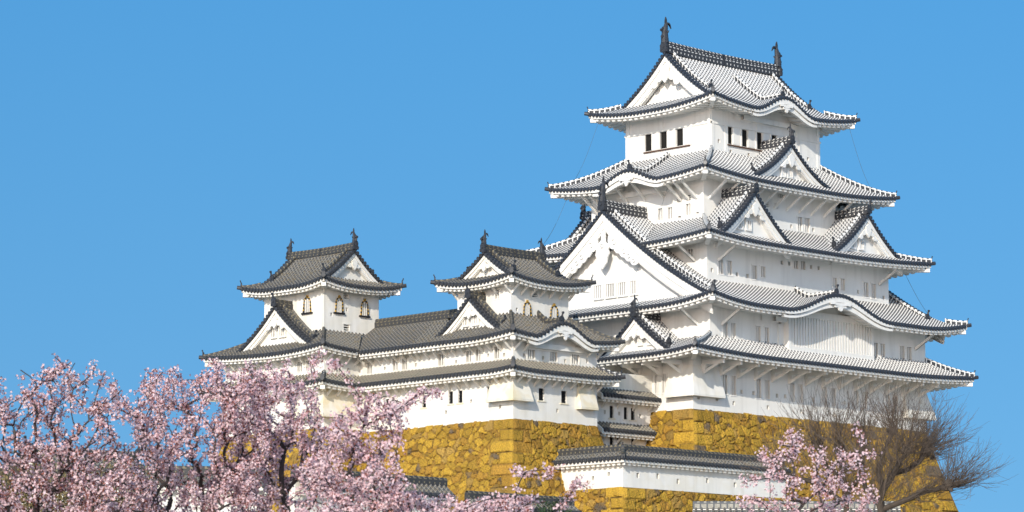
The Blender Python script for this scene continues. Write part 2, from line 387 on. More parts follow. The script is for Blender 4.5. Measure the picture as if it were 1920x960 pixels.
def make_roof(th, name, rect, ze, H, prof, D, style='new', lift=.5, o=2.3, iri=None, g=0, kara={}, caps={}, sides='SWNE',
              trim='SWNE', hips=('SW', 'SE', 'NW', 'NE'), segs={}, dmins={}, wl=2.2, ridge=None, label=None, liftside=None, orn=True, raft=.6):
    """D: depth of each side; iri='X'/'Y' hip-and-gable roof with gables g in from the ends"""
    T, RG, DK, PL, RD = STY[style]
    a, b = prof; gg = lambda t: (a*t+b*t*t)/(a+b)
    root = MB(); info = {}
    zfs = {}
    nb = {'S': ('W', 'E'), 'N': ('W', 'E'), 'W': ('S', 'N'), 'E': ('S', 'N')}
    for sd_ in 'SWNE':
        fr = frame(rect, sd_); L = fr[3]; Dn = D[sd_]; l, r = nb[sd_]
        NL, NR = D[l], D[r]
        if iri: NL = NR = Nn = g if g > .5 else Dn
        else: Nn = Dn
        kk = karaf(*kara[sd_]) if sd_ in kara else None
        Lr = sd_ if True else None
        def zf(s, d, L=L, Dn=Dn, NL=NL, NR=NR, Nn=Nn, kk=kk, l=l, r=r, sd_=sd_):
            s = np.asarray(s, float); d = np.asarray(d, float)
            z = ze+H*gg(d/Dn)
            wl_ = wl if not iri else max(wl, 3.2*1.0/1.0)
            for c_, N_, e in ((s, NL, l), (L-s, NR, r)):
                if (sd_+e if sd_ in 'SN' else e+sd_) not in hips: continue
                z = z+lift*np.clip(1-(c_/N_)/wl_, 0, 1)**2*np.clip(1-(d/Nn)/wl_, 0, 1)**2*(1 if not iri else 1)
            if kk is not None:
                K = ze+kk(s)-.02*d; z = np.where(kk(s) > .01, np.maximum(z, K)+.0, z)
            return z
        zfs[sd_] = zf
        if sd_ not in sides: continue
        def capdef(s, L=L, Dn=Dn, NL=NL, NR=NR, Nn=Nn, sd_=sd_, l=l, r=r):
            hl = (sd_+l if sd_ in 'SN' else l+sd_) in hips; hr = (sd_+r if sd_ in 'SN' else r+sd_) in hips
            c = Dn
            if iri:
                main = (iri == 'X') == (sd_ in 'SN')
                if main: c = Dn if g <= s <= L-g else min(s, L-s)
                else: c = min(g+.05, s, L-s)
            else:
                if hl: c = min(c, s/NL*Dn)
                if hr: c = min(c, (L-s)/NR*Dn)
            return c
        cf = caps.get(sd_); cap = (lambda s, f=capdef, cf=cf: min(f(s), cf(s))) if cf else capdef
        sg = segs.get(sd_) or ([(0, g), (g, L-g), (L-g, L)] if iri and ((iri == 'X') == (sd_ in 'SN')) else [(0, L)])
        for s0, s1 in sg: tile_sheet(root, fr, s0, s1, zf, cap, dmins.get(sd_), step=.4 if H/Dn > .3 else .6)
    rf = root.build(name, T, th)
    if label: rf['label'] = label
    tb, wb = MB(), MB()
    for sd_ in trim:
        fr = frame(rect, sd_); s0, s1 = 0, fr[3]
        l, r = nb[sd_]; hl = (sd_+l if sd_ in 'SN' else l+sd_) in hips; hr = (sd_+r if sd_ in 'SN' else r+sd_) in hips
        if sd_ in segs: s0 = min(q[0] for q in segs[sd_]); s1 = max(q[1] for q in segs[sd_])
        if sd_+'t' in segs: s0, s1 = segs[sd_+'t']
        eave_trim((tb, wb), fr, s0, s1, zfs[sd_], o, hl and s0 == 0, hr and s1 >= fr[3]-.01, raft=raft)
    # corner beam ends
    for hp in hips:
        cx = rect[0] if hp[1] == 'W' else rect[1]; cy = rect[2] if hp[0] == 'S' else rect[3]
        dx = 1 if hp[1] == 'W' else -1; dy = 1 if hp[0] == 'S' else -1
        zc = ze+lift-.36
        n = np.array([dx, dy, 0.])/2**.5; t_ = np.array([-dy, dx, 0.])/2**.5
        wb.obox(np.array([cx, cy, zc-.30])+n*.16-t_*.17, n*(o*1.4), t_*.34, (0, 0, .27))
    tb.build('eave_tile_row', DK, rf); wb.build('eave_rafters', PL, rf)
    hb = MB()
    for hp in hips:
        sd_ = hp[0]; fr = frame(rect, sd_); L = fr[3]; adj = hp[1]
        t = np.linspace(.0, 1, 14)
        Nn, Na = (D[sd_], D[adj]) if not iri else (g, g)
        if iri and g < .5: continue
        s = t*Na if adj == 'W' else L-t*Na
        d = t*Nn; P = P3(fr, s, d, zfs[sd_](s, d)+.04)
        P[0, 2] += .03
        mb_ = MB(); sweep(mb_, P, .26 if style == 'new' else .22, .28 if style == 'new' else .13)
        mb_.build('hip_ridge', RG, rf)
        if orn:
            dr = P[0]-P[2]; dr[2] = 0; dr /= np.linalg.norm(dr)
            ornament(rf, P[0]+dr*.02+np.array([0, 0, .03]), dr, .5)
            k = MB(); k.tube([P[0]+dr*(-.1)+A2(0, 0, -.05), P[0]+dr*.3+A2(0, 0, 0)], [.16, .15], 7); k.build('corner_tile', DK, rf)
    # karahafu boards and ridges
    for sd_, (c, hw, amp) in kara.items():
        fr = frame(rect, sd_); zf = zfs[sd_]; s = np.linspace(c-hw*1.02, c+hw*1.02, 41); z = zf(s, s*0); kb = MB()
        tp = np.clip(1.15-np.abs(s-c)/hw, .15, 1)*.24+.14
        kb.grid(np.stack([P3(fr, s, .0, z-.14), P3(fr, s, .0, z-.14-tp), P3(fr, s, .22, z-.14-tp)]))
        kb.grid(np.stack([P3(fr, s, .13, z-.3-tp*.6), P3(fr, s, .13, z-.3-tp*1.6), P3(fr, s, .36, z-.3-tp*1.6), P3(fr, s, .36, z-.3)]))
        # back wall of the arch
        zt = z-.2; zb = np.full(len(s), ze-.75)
        kb.grid(np.stack([P3(fr, s, o-.06, zt+.1), P3(fr, s, o-.06, np.minimum(zb, zt))]))
        kb.grid(np.stack([P3(fr, s[4:-4], o-.34, np.full(33, ze-.25)), P3(fr, s[4:-4], o-.34, np.full(33, ze-.62)), P3(fr, s[4:-4], o, np.full(33, ze-.62))]))
        kb.grid(np.stack([P3(fr, s[4:-4], o-.34, np.full(33, ze-.25)), P3(fr, s[4:-4], o, np.full(33, ze-.25))]))
        k_ = kb.build('curved_gable_board', PL, rf)
        zc = float(zf(c, 0)); gb = MB(); u3 = np.r_[fr[1], 0]; n3 = np.r_[fr[2], 0]
        q = [(-.9, .2), (-.75, .0), (-.5, .02), (-.42, -.2), (-.2, -.2), (-.12, -.42), (0, -.5), (.12, -.42), (.2, -.2), (.42, -.2), (.5, .02), (.75, 0), (.9, .2)]
        gb.prism([(x*hw/4.2, y*.9) for x, y in q], P3(fr, c, -.05, zc-.75), u3, (0, 0, 1), n3*.12)
        gb.build('carved_pendant', PL, rf)
        d = np.linspace(.35, D[sd_]*.97 if not iri else min(D[sd_]*.8, 6), 12); P = P3(fr, c, d, zf(np.full(12, c), d)+.05)
        rb = MB(); sweep(rb, P, .3, .34); rb.build('ridge_course', RG, rf)
        ornament(rf, P[0]+n3*(-.05), -n3, .8)
    if iri:
        xs = rect
        for sgn in (0, 1):
            if iri == 'X': ax = A2(xs[0]+g, (xs[2]+xs[3])/2) if sgn == 0 else A2(xs[1]-g, (xs[2]+xs[3])/2); u = A2(0, 1); n = A2(1, 0) if sgn == 0 else A2(-1, 0); Dm = D['S']; ln = xs[1]-xs[0]-2*g
            else: ax = A2((xs[0]+xs[1])/2, xs[2]+g) if sgn == 0 else A2((xs[0]+xs[1])/2, xs[3]-g); u = A2(1, 0); n = A2(0, 1) if sgn == 0 else A2(0, -1); Dm = D['W']; ln = xs[3]-xs[2]-2*g
            za = ze+H; drop = lambda q, Dm=Dm: H*(1-gg(1-np.asarray(q)/Dm))
            wd = Dm-g*1.0
            zb = ze+H*gg(g/Dm)
            gk = dict(ridge_opts or {}) if (ridge_opts := ridge) else {}
            if gk.get('only') == 'W' and sgn: continue
            gable(rf, ax, u, n, wd, za, drop, zb, style, ln=gk.get('len', ln/2+.02), sheets=False, fish=gk.get('fish', False), k=gk.get('k', 1.), big=gk.get('big', False), rh=gk.get('rh', .6), ped=gk.get('ped', .6), win=gk.get('win') if not sgn else None, desc=gk.get('desc', .86))
    return rf, zfs
def gable(rf, ax, u, n, wd, za, drop, zb, style, ln=3., sheets=True, fish=False, k=1., big=False, rh=.5, ped=.55, win=None, ext=0., desc=.8, back=None):
    """triangular gable: tile slopes (dormers only), edge tiles, barge boards, recessed pediment, carved pendant, ridge"""
    T, RG, DK, PL, RD = STY[style]
    u3 = np.r_[u, 0.]; n3 = np.r_[n, 0.]
    fr = (ax, u, n)   # s across, d inward
    if sheets:
        mb = MB()
        for sg in (-1, 1):
            f2 = (ax, n, u*sg)
            tile_sheet(mb, f2, -.05, ln, lambda s, d: za-drop(d)+0*s, lambda s: wd+ext, vo=10, step=.4)
        mb.build('gable_roof', T, rf)
    # edge tiles
    eb = MB(); q = np.linspace(0, wd, 80); z = za-drop(q); arc = np.r_[0, np.cumsum(np.hypot(np.diff(q), np.diff(z)))]
    cnt = int(arc[-1]/.33); 
    for j in range(cnt+1):
        qq = np.interp(j*arc[-1]/cnt, arc, q); zz = za-float(drop(qq))
        for sg in ((-1, 1) if j else (1,)):
            c = P3(fr, qq*sg, 0, zz+.02)
            eb.tube([c-n3*.14, c+n3*.1, c+n3*.42+A2(0, 0, .05)], [.15, .145, .12], 8)
            c2 = P3(fr, (qq+.12)*sg, 0, zz-.06)
    for sg in (-1, 1):
        eb.grid(np.stack([P3(fr, q*sg, -.04, z+.04), P3(fr, q*sg, -.04, z-.16), P3(fr, q*sg, .1, z-.16)]))
        eb.grid(np.stack([P3(fr, q*sg, -.04, z+.04), P3(fr, q*sg, .45, z+.06)]))
    eb.build('edge_tiles', DK, rf)
    # barge boards
    bb = MB()
    sl = np.gradient(z, q); nrm_ = np.sqrt(1+sl**2)
    for (n0, n1, t0, dp) in ((0, .3, .14, .32*k), (.1, .4, .14+.3*k, .34*k), (.18, .5, .14+.6*k, .12*k)):
        for sg in (-1, 1):
            tpz = z-t0*nrm_; bz = z-(t0+dp)*nrm_*(1+.15*q/wd)
            bb.grid(np.stack([P3(fr, q*sg, n1, tpz), P3(fr, q*sg, n0, tpz), P3(fr, q*sg, n0, bz), P3(fr, q*sg, n1, bz)]))
    # soffit behind the boards
    for sg in (-1, 1): bb.grid(np.stack([P3(fr, q*sg, .05, z-.13), P3(fr, q*sg, ped+.1, z-.13)]))
    bb.build('barge_board', PL, rf)
    # pediment
    pw = MB(); holes = []
    qs = np.linspace(-wd, wd, 60); zt = za-drop(np.abs(qs))-.1; zt = np.maximum(zt, zb-.3)
    pw.grid(np.stack([P3(fr, qs, ped, zt), P3(fr, qs, ped, np.full(60, zb-.3))]))
    if k > .6: # horizontal tie board
        hw_ = wd*.72; pw.obox(P3(fr, -hw_, ped-.06, zb+.12*k), u3*2*hw_, n3*.06, (0, 0, .3*k))
    pd = pw.build('pediment', PL, rf)
    if win:
        fb, bars = MB(), MB()
        for (c, w_, z0, z1) in win:
            s = (A2(*c) if isinstance(c, tuple) else c); s = s-float(ax@u)
            fb.obox(P3(fr, s-w_/2, ped-.012, z0), u3*w_, n3*.008, (0, 0, z1-z0))
            nb_ = max(1, round(w_/.2)-1)
            for i in range(nb_+1):
                c_ = s-w_/2+w_*(i+.5)/(nb_+1)-.05
                bars.obox(P3(fr, c_, ped-.1, z0), u3*.1, n3*.08, (0, 0, z1-z0))
            bars.obox(P3(fr, s-w_/2-.1, ped-.14, z0-.12), u3*(w_+.2), n3*.13, (0, 0, .12))
            bars.obox(P3(fr, s-w_/2-.1, ped-.14, z1), u3*(w_+.2), n3*.13, (0, 0, .1))
            for e in (-w_/2-.1, w_/2): bars.obox(P3(fr, s+e, ped-.14, z0), u3*.1, n3*.13, (0, 0, z1-z0))
        fb.build('gable_window', 'shade', rf); bars.build('gable_window_bars', PL, rf)
    # carved pendant (gegyo)
    gb = MB(); zg = za-(.35+1.2*k) if not big else za-3.1
    def scroll(cx_, cz_, r_, t=.1):
        th_ = np.linspace(0, 2.1*pi, 22); rr = r_*(1-.38*th_/(2*pi))
        gb.tube([P3(fr, cx_+a_*math.cos(b_), -.07, cz_+a_*math.sin(b_)) for a_, b_ in zip(rr, th_)], r_*.2, 5)
    out = [(-.5, .3), (-.42, .08), (-.5, -.12), (-.36, -.34), (-.3, -.6), (-.12, -.8), (0, -.92), (.12, -.8), (.3, -.6), (.36, -.34), (.5, -.12), (.42, .08), (.5, .3), (.24, .5), (0, .7), (-.24, .5)]
    ks = k*(.95 if not big else 1.05)
    gb.prism([(x*ks, y*ks) for x, y in out], P3(fr, 0, .06, zg), u3, (0, 0, 1), -n3*.14)
    if big: gb.obox(P3(fr, -.22, .06, zg+.5), u3*.44, n3*.05, (0, 0, 1.1))
    leaf = lambda r_: [(r_*math.cos(a_)*1.35, r_*math.sin(a_)*.8+.25*r_*math.cos(2*a_)) for a_ in np.linspace(0, 2*pi, 14)[:-1]]
    nw = 5 if big else (2 if k > .55 else 1)
    for sx in (-1, 1):
        for i in range(nw):
            qq = ks*(.72+.52*i) if not big else 1.15+.5*i; zz = za-float(drop(qq))-(.14+.72*k)*(1.42 if not big else 1.28)-.02*ks; r_ = ks*((.33 if not big else .40)-.035*i)
            gb.prism([(x*math.cos(.65)+z_*math.sin(.65)*1, -x*sx*math.sin(.65)*sx+z_*math.cos(.65)) if sx > 0 else (-(x*math.cos(.65)+z_*math.sin(.65)), -x*math.sin(.65)+z_*math.cos(.65)) for x, z_ in leaf(r_)], P3(fr, sx*qq, .1+.014*i, zz), u3, (0, 0, 1), -n3*.12)
            if big and i != 1: scroll(sx*(qq+.03), zz-.03, r_*.4)
    if big:
        for sx in (-1, 1):
            for cx_, cz_, r_ in ((.27, .02, .16), (.2, -.42, .13), (0, .3, .14)): scroll(sx*cx_*ks, zg+cz_*ks, r_*ks)
    gb.build('carved_pendant', PL, rf)
    # main ridge
    rb = MB(); zz = za+.04
    P = densify([P3(fr, 0, -.1, zz), P3(fr, 0, ln, zz)], .5)
    sg_ = np.linspace(0, 1, len(P)); P[:, 2] += .12*(1-sg_)**2*min(1, ln/6)
    sweep(rb, P, .36, rh*.46); sweep(rb, P+A2(0, 0, rh*.46), .26, rh*.36, z0=0)
    rb.build('main_ridge', RD, rf)
    ps = P[0]-n3*.1
    ornament(rf, ps+A2(0, 0, rh*.1), -n3, .85+.25*(k > .9), 'oni')
    if fish: ornament(rf, P[0]+n3*.1+A2(0, 0, rh*.8), -n3, fish, 'fish')
    # descending ridges parallel to the gable edge
    if desc:
        for sg in (-1, 1):
            qd = np.linspace(.25, wd*desc, 14); Pd = P3(fr, qd*sg, .85*max(k, .8), za-drop(qd)+.08)
            db = MB(); sweep(db, Pd, .28, .26); db.build('descending_ridge', RG, rf)
            e = Pd[-1]-Pd[-2]; e[2] = 0; e /= np.linalg.norm(e); ornament(rf, Pd[-1]+e*.02, e, .78)
def strut_row(rf, fr, s0, s1, sp, zs, o, hh=1.15, style='new', arm=False, wd_=.15):
    cnt = max(1, int(round((s1-s0)/sp)))
    u3 = np.r_[fr[1], 0.]; n3 = np.r_[fr[2], 0.]
    proto = None
    for i in range(cnt+1):
        s = s0+(s1-s0)*i/cnt
        mb = MB(); z = 0
        if proto is None:
            a = P3(fr, 0, o+.02, -hh)-u3*wd_/2; b_ = P3(fr, 0, min(.55, o*.4), -.02)-u3*wd_/2
            mb.add([a, a+u3*wd_, a+u3*wd_+A2(0, 0, .22), a+A2(0, 0, .22), b_, b_+u3*wd_, b_+u3*wd_+A2(0, 0, .2), b_+A2(0, 0, .2)],
                   [[0, 1, 2, 3], [4, 5, 6, 7], [0, 1, 5, 4], [1, 2, 6, 5], [2, 3, 7, 6], [3, 0, 4, 7]])
            if arm:
                mb.obox(P3(fr, 0, min(.6, o*.3), -.22)-u3*wd_*.8, u3*wd_*1.6, n3*(o*.75), (0, 0, .34))
                mb.obox(P3(fr, 0, o-.35, -.75)-u3*wd_*.75, u3*wd_*1.5, n3*.37, (0, 0, .6))
            ob = mb.build('bracket', STY[style][3], rf); proto = ob
        else:
            ob = bpy.data.objects.new('bracket', proto.data); COL.objects.link(ob); ob.parent = rf
        v = u3*s; ob.location = v+A2(0, 0, zs)

# ------------------------------------------------------------------ walls with real openings
def wall_side(wb, th, fr, L, z0, z1, holes, pl, out=None):
    """fr n points inward; holes: (kind, s_centre, w, zlo, zhi)"""
    u3 = np.r_[fr[1], 0.]; n3 = np.r_[fr[2], 0.]
    hs = [(s-w_/2, s+w_/2, a, b, kd) for kd, s, w_, a, b in holes if kd not in ('arch',)]
    S = sorted({0., L, *[h[0] for h in hs], *[h[1] for h in hs]}); Z = sorted({z0, z1, *[h[2] for h in hs], *[h[3] for h in hs]})
    for j in range(len(Z)-1):
        run = None
        for i in range(len(S)-1):
            cs, cz = (S[i]+S[i+1])/2, (Z[j]+Z[j+1])/2
            hit = any(h[0] < cs < h[1] and h[2] < cz < h[3] for h in hs)
            if not hit and run is None: run = S[i]
            if (hit or i == len(S)-2) and run is not None:
                e = S[i] if hit else S[i+1]
                wb.quad(P3(fr, run, 0, Z[j]), P3(fr, e, 0, Z[j]), P3(fr, e, 0, Z[j+1]), P3(fr, run, 0, Z[j+1])); run = None
    for a, b, c, d, kd in hs:
        dep = {'slit': .2, 'iron': .22, 'louver': .3, 'loop': .25, 'slide': .14}[kd]
        lp = [(a, c), (b, c), (b, d), (a, d), (a, c)]
        wb.grid(np.stack([[P3(fr, x, 0, z) for x, z in lp], [P3(fr, x, dep, z) for x, z in lp]]))
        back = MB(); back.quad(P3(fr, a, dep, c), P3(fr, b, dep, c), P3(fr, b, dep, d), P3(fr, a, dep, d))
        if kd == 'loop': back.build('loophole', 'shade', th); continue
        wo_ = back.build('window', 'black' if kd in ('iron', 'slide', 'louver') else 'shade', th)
        bb = MB(); w_ = b-a
        if kd == 'slit':
            nb_ = max(1, round(w_/.24)-1)
            for i in range(nb_):
                x = a+w_*(i+1)/(nb_+1)
                bb.obox(P3(fr, x-.045, .03, c), u3*.09, n3*.1, (0, 0, d-c))
            bb.obox(P3(fr, a-.14, -.05, d), u3*(w_+.28), n3*.10, (0, 0, .10))
            bb.obox(P3(fr, a-.11, -.04, c-.08), u3*(w_+.22), n3*.08, (0, 0, .08))
            for x in (a-.11, b): bb.obox(P3(fr, x, -.035, c), u3*.11, n3*.033, (0, 0, d-c))
            bb.build('window_bars', pl, wo_)
        elif kd == 'iron':
            for i in range(3): bb.obox(P3(fr, a+w_*(i+.5)/3-.022, .1, c), u3*.045, n3*.04, (0, 0, d-c))
            for i in range(4): bb.obox(P3(fr, a, .08, c+(d-c)*(i+.5)/4-.02), u3*w_, n3*.04, (0, 0, .04))
            bb.build('window_bars', 'iron', wo_)
            sb = MB(); sb.obox(P3(fr, a-.14, -.06, c-.1), u3*(w_+.28), n3*.12, (0, 0, .095))
            sb.build('window_sill', 'stained', wo_)
        elif kd == 'louver':
            for i in range(2): bb.obox(P3(fr, a, .05, c+(d-c)*(i+.6)/2.4), u3*w_, n3*.2, (0, 0, .06))
            bb.obox(P3(fr, a-.1, -.03, c-.07), u3*(w_+.2), n3*.06, (0, 0, .068)); bb.obox(P3(fr, a-.1, -.03, d), u3*(w_+.2), n3*.06, (0, 0, .07))
            bb.build('window_bars', pl, wo_)
    for kd, s, w_, a, b in holes:
        if kd != 'arch': continue
        h = b-a; t = np.linspace(0, 1, 15)
        def outl(k): # bell-shaped katomado
            return [(-.5*w_*k, 0), (-.44*w_*k, h*.35), (-.40*w_*k, h*.66), (-.27*w_*k, h*.86*k), (-.1*w_*k, h*.93*k), (0, h*1.0*k), (.1*w_*k, h*.93*k), (.27*w_*k, h*.86*k), (.40*w_*k, h*.66), (.44*w_*k, h*.35), (.5*w_*k, 0)]
        bk = MB(); bk.prism(outl(.95), P3(fr, s, -.02, a), u3, (0, 0, 1), n3*.015); w0 = bk.build('arched_window', 'shade', th)
        bb = MB()
        for x in (-.24, 0, .24): bb.obox(P3(fr, s+x*w_-.05, -.07, a), u3*.1, n3*.045, (0, 0, h*(.86-abs(x)*.3)))
        bb.build('window_bars', pl, w0)
        P = densify([P3(fr, s+x, -.08, a+z) for x, z in outl(1.0)], .11)
        fb = MB()
        for i in range(len(P)-1): fb.tube([P[i], P[i+1]], .05, 5, m=i % 2)
        fb.tube([P3(fr, s, -.12, a+h), P3(fr, s, -.04, a+h)], .1, 6); fb.build('arch_frame', ['gold', 'iron'], w0)
        sb = MB(); sb.obox(P3(fr, s-w_*.68, -.16, a-.12), u3*w_*1.36, n3*.16, (0, 0, .11)); sb.build('window_sill', 'iron', w0)
def walls(th, rect, z0, z1, holes={}, pl='plaster', name='wall', sides='SWNE'):
    wb = MB(); ax = {'S': 0, 'N': 0, 'W': 1, 'E': 1}
    for sd_ in sides:
        fr = frame(rect, sd_); O = fr[0][ax[sd_]]
        wall_side(wb, th, fr, fr[3], z0, z1, [(k, c-O, w_, a, b) for k, c, w_, a, b in holes.get(sd_, [])], pl)
    x0, x1, y0, y1 = rect; wb.quad((x0, y0, z1), (x1, y0, z1), (x1, y1, z1), (x0, y1, z1))
    return wb.build(name, pl, th)
def H_(kind, L): return [(kind, *t) for t in L]
def flare(th, cx, cy, sx, sy, lx, ly, zt, zb, pr, m='stained', name='stone_drop_bay'):
    """flared stone-dropping bay wrapped round a corner; sx, sy = outward signs"""
    mb = MB(); o = A2(cx, cy)
    c = A2(cx+sx*pr, cy+sy*pr); T = lambda x, y, z: (x, y, z)
    ex, ey = cx-sx*lx, cy-sy*ly; e = .02
    if ly: # face along y (x normal)
        mb.quad(T(cx+sx*e, cy+sy*e, zt), T(cx+sx*e, ey, zt), T(cx+sx*pr, ey-sy*-.0-sy*.12, zb), T(c[0], c[1], zb))
        mb.quad(T(c[0], c[1], zb), T(cx+sx*pr, ey-sy*.12, zb), T(cx+sx*pr, ey-sy*.12, zb-.14), T(c[0], c[1], zb-.14))
        mb.quad(T(cx+sx*e, ey, zt), T(cx+sx*pr, ey-sy*.12, zb), T(cx+sx*pr, ey-sy*.12, zb-.14), T(cx, ey-sy*.1, zb-.14))
    if lx:
        mb.quad(T(cx+sx*e, cy+sy*e, zt), T(ex, cy+sy*e, zt), T(ex-sx*.12, cy+sy*pr, zb), T(c[0], c[1], zb))
        mb.quad(T(c[0], c[1], zb), T(ex-sx*.12, cy+sy*pr, zb), T(ex-sx*.12, cy+sy*pr, zb-.14), T(c[0], c[1], zb-.14))
        mb.quad(T(ex, cy+sy*e, zt), T(ex-sx*.12, cy+sy*pr, zb), T(ex-sx*.12, cy+sy*pr, zb-.14), T(ex-sx*.1, cy, zb-.14))
    mb.quad(T(c[0], c[1], zb-.14), T(ex if lx else cx, cy+sy*pr, zb-.14), T(ex if lx else cx, cy, zb-.14), T(c[0], cy, zb-.14))
    return mb.build(name, m, th)

# ================================================================== GROUND
HD = A2(cos(YAW), sin(YAW)); RT = A2(sin(YAW), -cos(YAW))
def ground_z(x, y):
    dx, dy = x-CAM[0], y-CAM[1]; f = dx*HD[0]+dy*HD[1]; l = dx*RT[0]+dy*RT[1]
    t = np.clip((f-85)/75, 0, 1); s = t*t*(3-2*t)
    far = np.clip((np.hypot(f-230, l)-90)/180, 0, 1); far = far*far*(3-2*far)
    return -24+11.6*s*(1-far)
gx = np.r_[-3500, -2000, -1000, np.arange(-500, 420, 9.), 900, 2000, 3500]
GX, GY = np.meshgrid(gx, gx); g_ = MB(); g_.grid(np.stack([GX, GY, ground_z(GX, GY)], -1))
tag(g_.build('ground', 'ground', None, True), kind='structure')

# ================================================================== STONE BASES
def vor(S, T, seed, cx=.60, cz=.47):
    """irregular dry-stone pattern: id, edge distance for coordinates S, T (metres)"""
    S = S+.10*np.sin(T*2.3+S*.9)+.05*np.sin(S*5.1); T = T+.09*np.sin(S*2.1+1)+.05*np.sin(T*4.3+S)
    i0 = np.floor(S/cx).astype(int); j0 = np.floor(T/cz).astype(int)
    best = np.full(S.shape, 1e9); sec = best.copy(); idb = np.zeros(S.shape, int)
    def h(i, j, k):
        v = np.sin(i*127.1+j*311.7+k*74.7+seed*13.3)*43758.5453
        return v-np.floor(v)
    for di in range(-2, 3):
        for dj in range(-2, 3):
            i, j = i0+di, j0+dj
            px = (i+.5+(h(i, j, 1)-.5)*.95+.5*(j % 2))*cx; pz = (j+.5+(h(i, j, 2)-.5)*.9)*cz
            wgt = .62+.85*h(i, j, 3)**1.3
            d = np.maximum(np.hypot((S-px)/cx, (T-pz)/cz), .8*(np.abs(S-px)/cx+np.abs(T-pz)/cz))*wgt
            idn = i*7919+j*104729
            m1 = d < best; sec = np.where(m1, best, np.minimum(sec, d)); idb = np.where(m1, idn, idb); best = np.minimum(best, d)
    return idb, (sec-best)*.45
def rid(i, k, seed=0):
    v = np.sin(i*12.9898+k*78.233+seed)*43758.5453; return v-np.floor(v)
def stone_face(mb, fr, L, zt, dep, bat, res, seed, cl=True, cr=True, cols=None, big=1.):
    """battered face; fr n inward, so outward = -n"""
    K = int(dep/res); t = np.linspace(0, dep, K+1)[:, None]
    out = bat*(t-.16*t*(1-t/dep)*1.0)
    nS = int((L+bat*dep)/res); f = np.linspace(0, 1, nS+1)[None]
    e0 = out if cl else 0*out; e1 = out if cr else 0*out
    S = -e0+(L+e0+e1)*f; T = t+0*f
    ids, ed = vor(S/big, T/big, seed); ed = ed*big
    for side, on in ((0, cl), (1, cr)):
        if not on: continue
        q = (S+e0) if side == 0 else (L+e1-S)
        rh = .82*big; row = np.floor((T+.1*np.sin(seed))/rh).astype(int)
        ln = np.where((row+side) % 2 == 0, 2.0, 1.15)*big*(.85+.3*rid(row, 5, seed))
        ins = q < ln; fr_ = (T+.1*np.sin(seed))-row*rh
        ce = np.minimum(np.minimum(fr_, rh-fr_), np.minimum(ln-q, 9))
        ids = np.where(ins, row*31+77+side*0, ids); ed = np.where(ins, ce, np.minimum(ed, np.where(ins, 9, q-ln)))
    r1, r2, r3 = rid(ids, 1, seed), rid(ids, 2, seed), rid(ids, 3, seed)
    hgt = .14*np.clip(ed/.12, 0, 1)**.6+.09*(r2-.5)+.09*(rid(ids, 6)-.5)*np.sin(S*3+ids)+.06*(rid(ids, 9)-.5)*np.cos(T*4+ids)+.02*np.sin(S*17+T*13)*np.sin(T*19-S*7)
    top = np.clip(t/.05, 0, 1)
    hgt = np.where(t < .02, 0, hgt)
    qe = np.minimum(S+e0 if cl else 9+0*S, L+e1-S if cr else 9+0*S); hgt = hgt*np.clip(qe/.25, 0, 1)
    o_ = out-.04+hgt
    Z = zt-t+0*f+(0.10*(r3-.3)*(t < .02))
    P = P3(fr, S, -o_, Z)
    oc = A2(.44, .265, .03); pale = A2(.37, .23, .055); brn = A2(.34, .185, .025); gry = A2(.12, .095, .07); org = A2(.38, .205, .03)
    a = r1[..., None]; C = np.where(a < .60, oc, np.where(a < .78, brn, np.where(a < .88, pale, np.where(a < .93, org, gry))))
    C = C*(.68+.55*r3[..., None])
    gap = (np.clip(ed/.065, 0, 1))[..., None]
    C = C*gap+A2(.07, .045, .02)*(1-gap)
    mb.grid(P, m=0, C=C.reshape(-1, 3))
def stone_base(name, rect, zt, dep, label, bat=.3, res=.09, seed=1, fine='SW', big=1., group=None, corner=True):
    th = thing(name, ((rect[0]+rect[1])/2, (rect[2]+rect[3])/2, zt-dep), label, 'stone wall', group)
    for sd_ in 'SWNE':
        mb = MB(); fr = frame(rect, sd_)
        stone_face(mb, fr, fr[3], zt, dep, bat, res if sd_ in fine else .5, seed+ord(sd_), big=big, cl=corner or sd_ == 'S', cr=True)
        mb.build('stone_face', 'stone', th, color=True)
    x0, x1, y0, y1 = rect; cp = MB(); cp.quad((x0, y0, zt-.01), (x1, y0, zt-.01), (x1, y1, zt-.01), (x0, y1, zt-.01)); cp.build('wall_top', 'stone', th)
    return th
stone_base('stone_wall', (0, 26.967, 0, 20), 0, 12.6, 'tall battered ochre stone base carrying the tallest white keep on the right', seed=3, big=1.08)
stone_base('stone_wall', (-16.06, -7.68, 2.2, 18.6), -1.62, 11, 'ochre stone base of irregular boulders under the white turret left of the tallest keep', seed=8, res=.085)
stone_base('stone_wall', (-19.5, -10.5, 18.1, 29.2), -1.45, 11, 'ochre stone base behind the pink blossom under the far left turret', seed=14, res=.12)
stone_base('stone_wall', (-12.4, 9, -4.74, 2.5), -6.55, 6.2, 'low ochre stone base under the long white loopholed wall in front', bat=.16, seed=21, res=.085, big=.95)

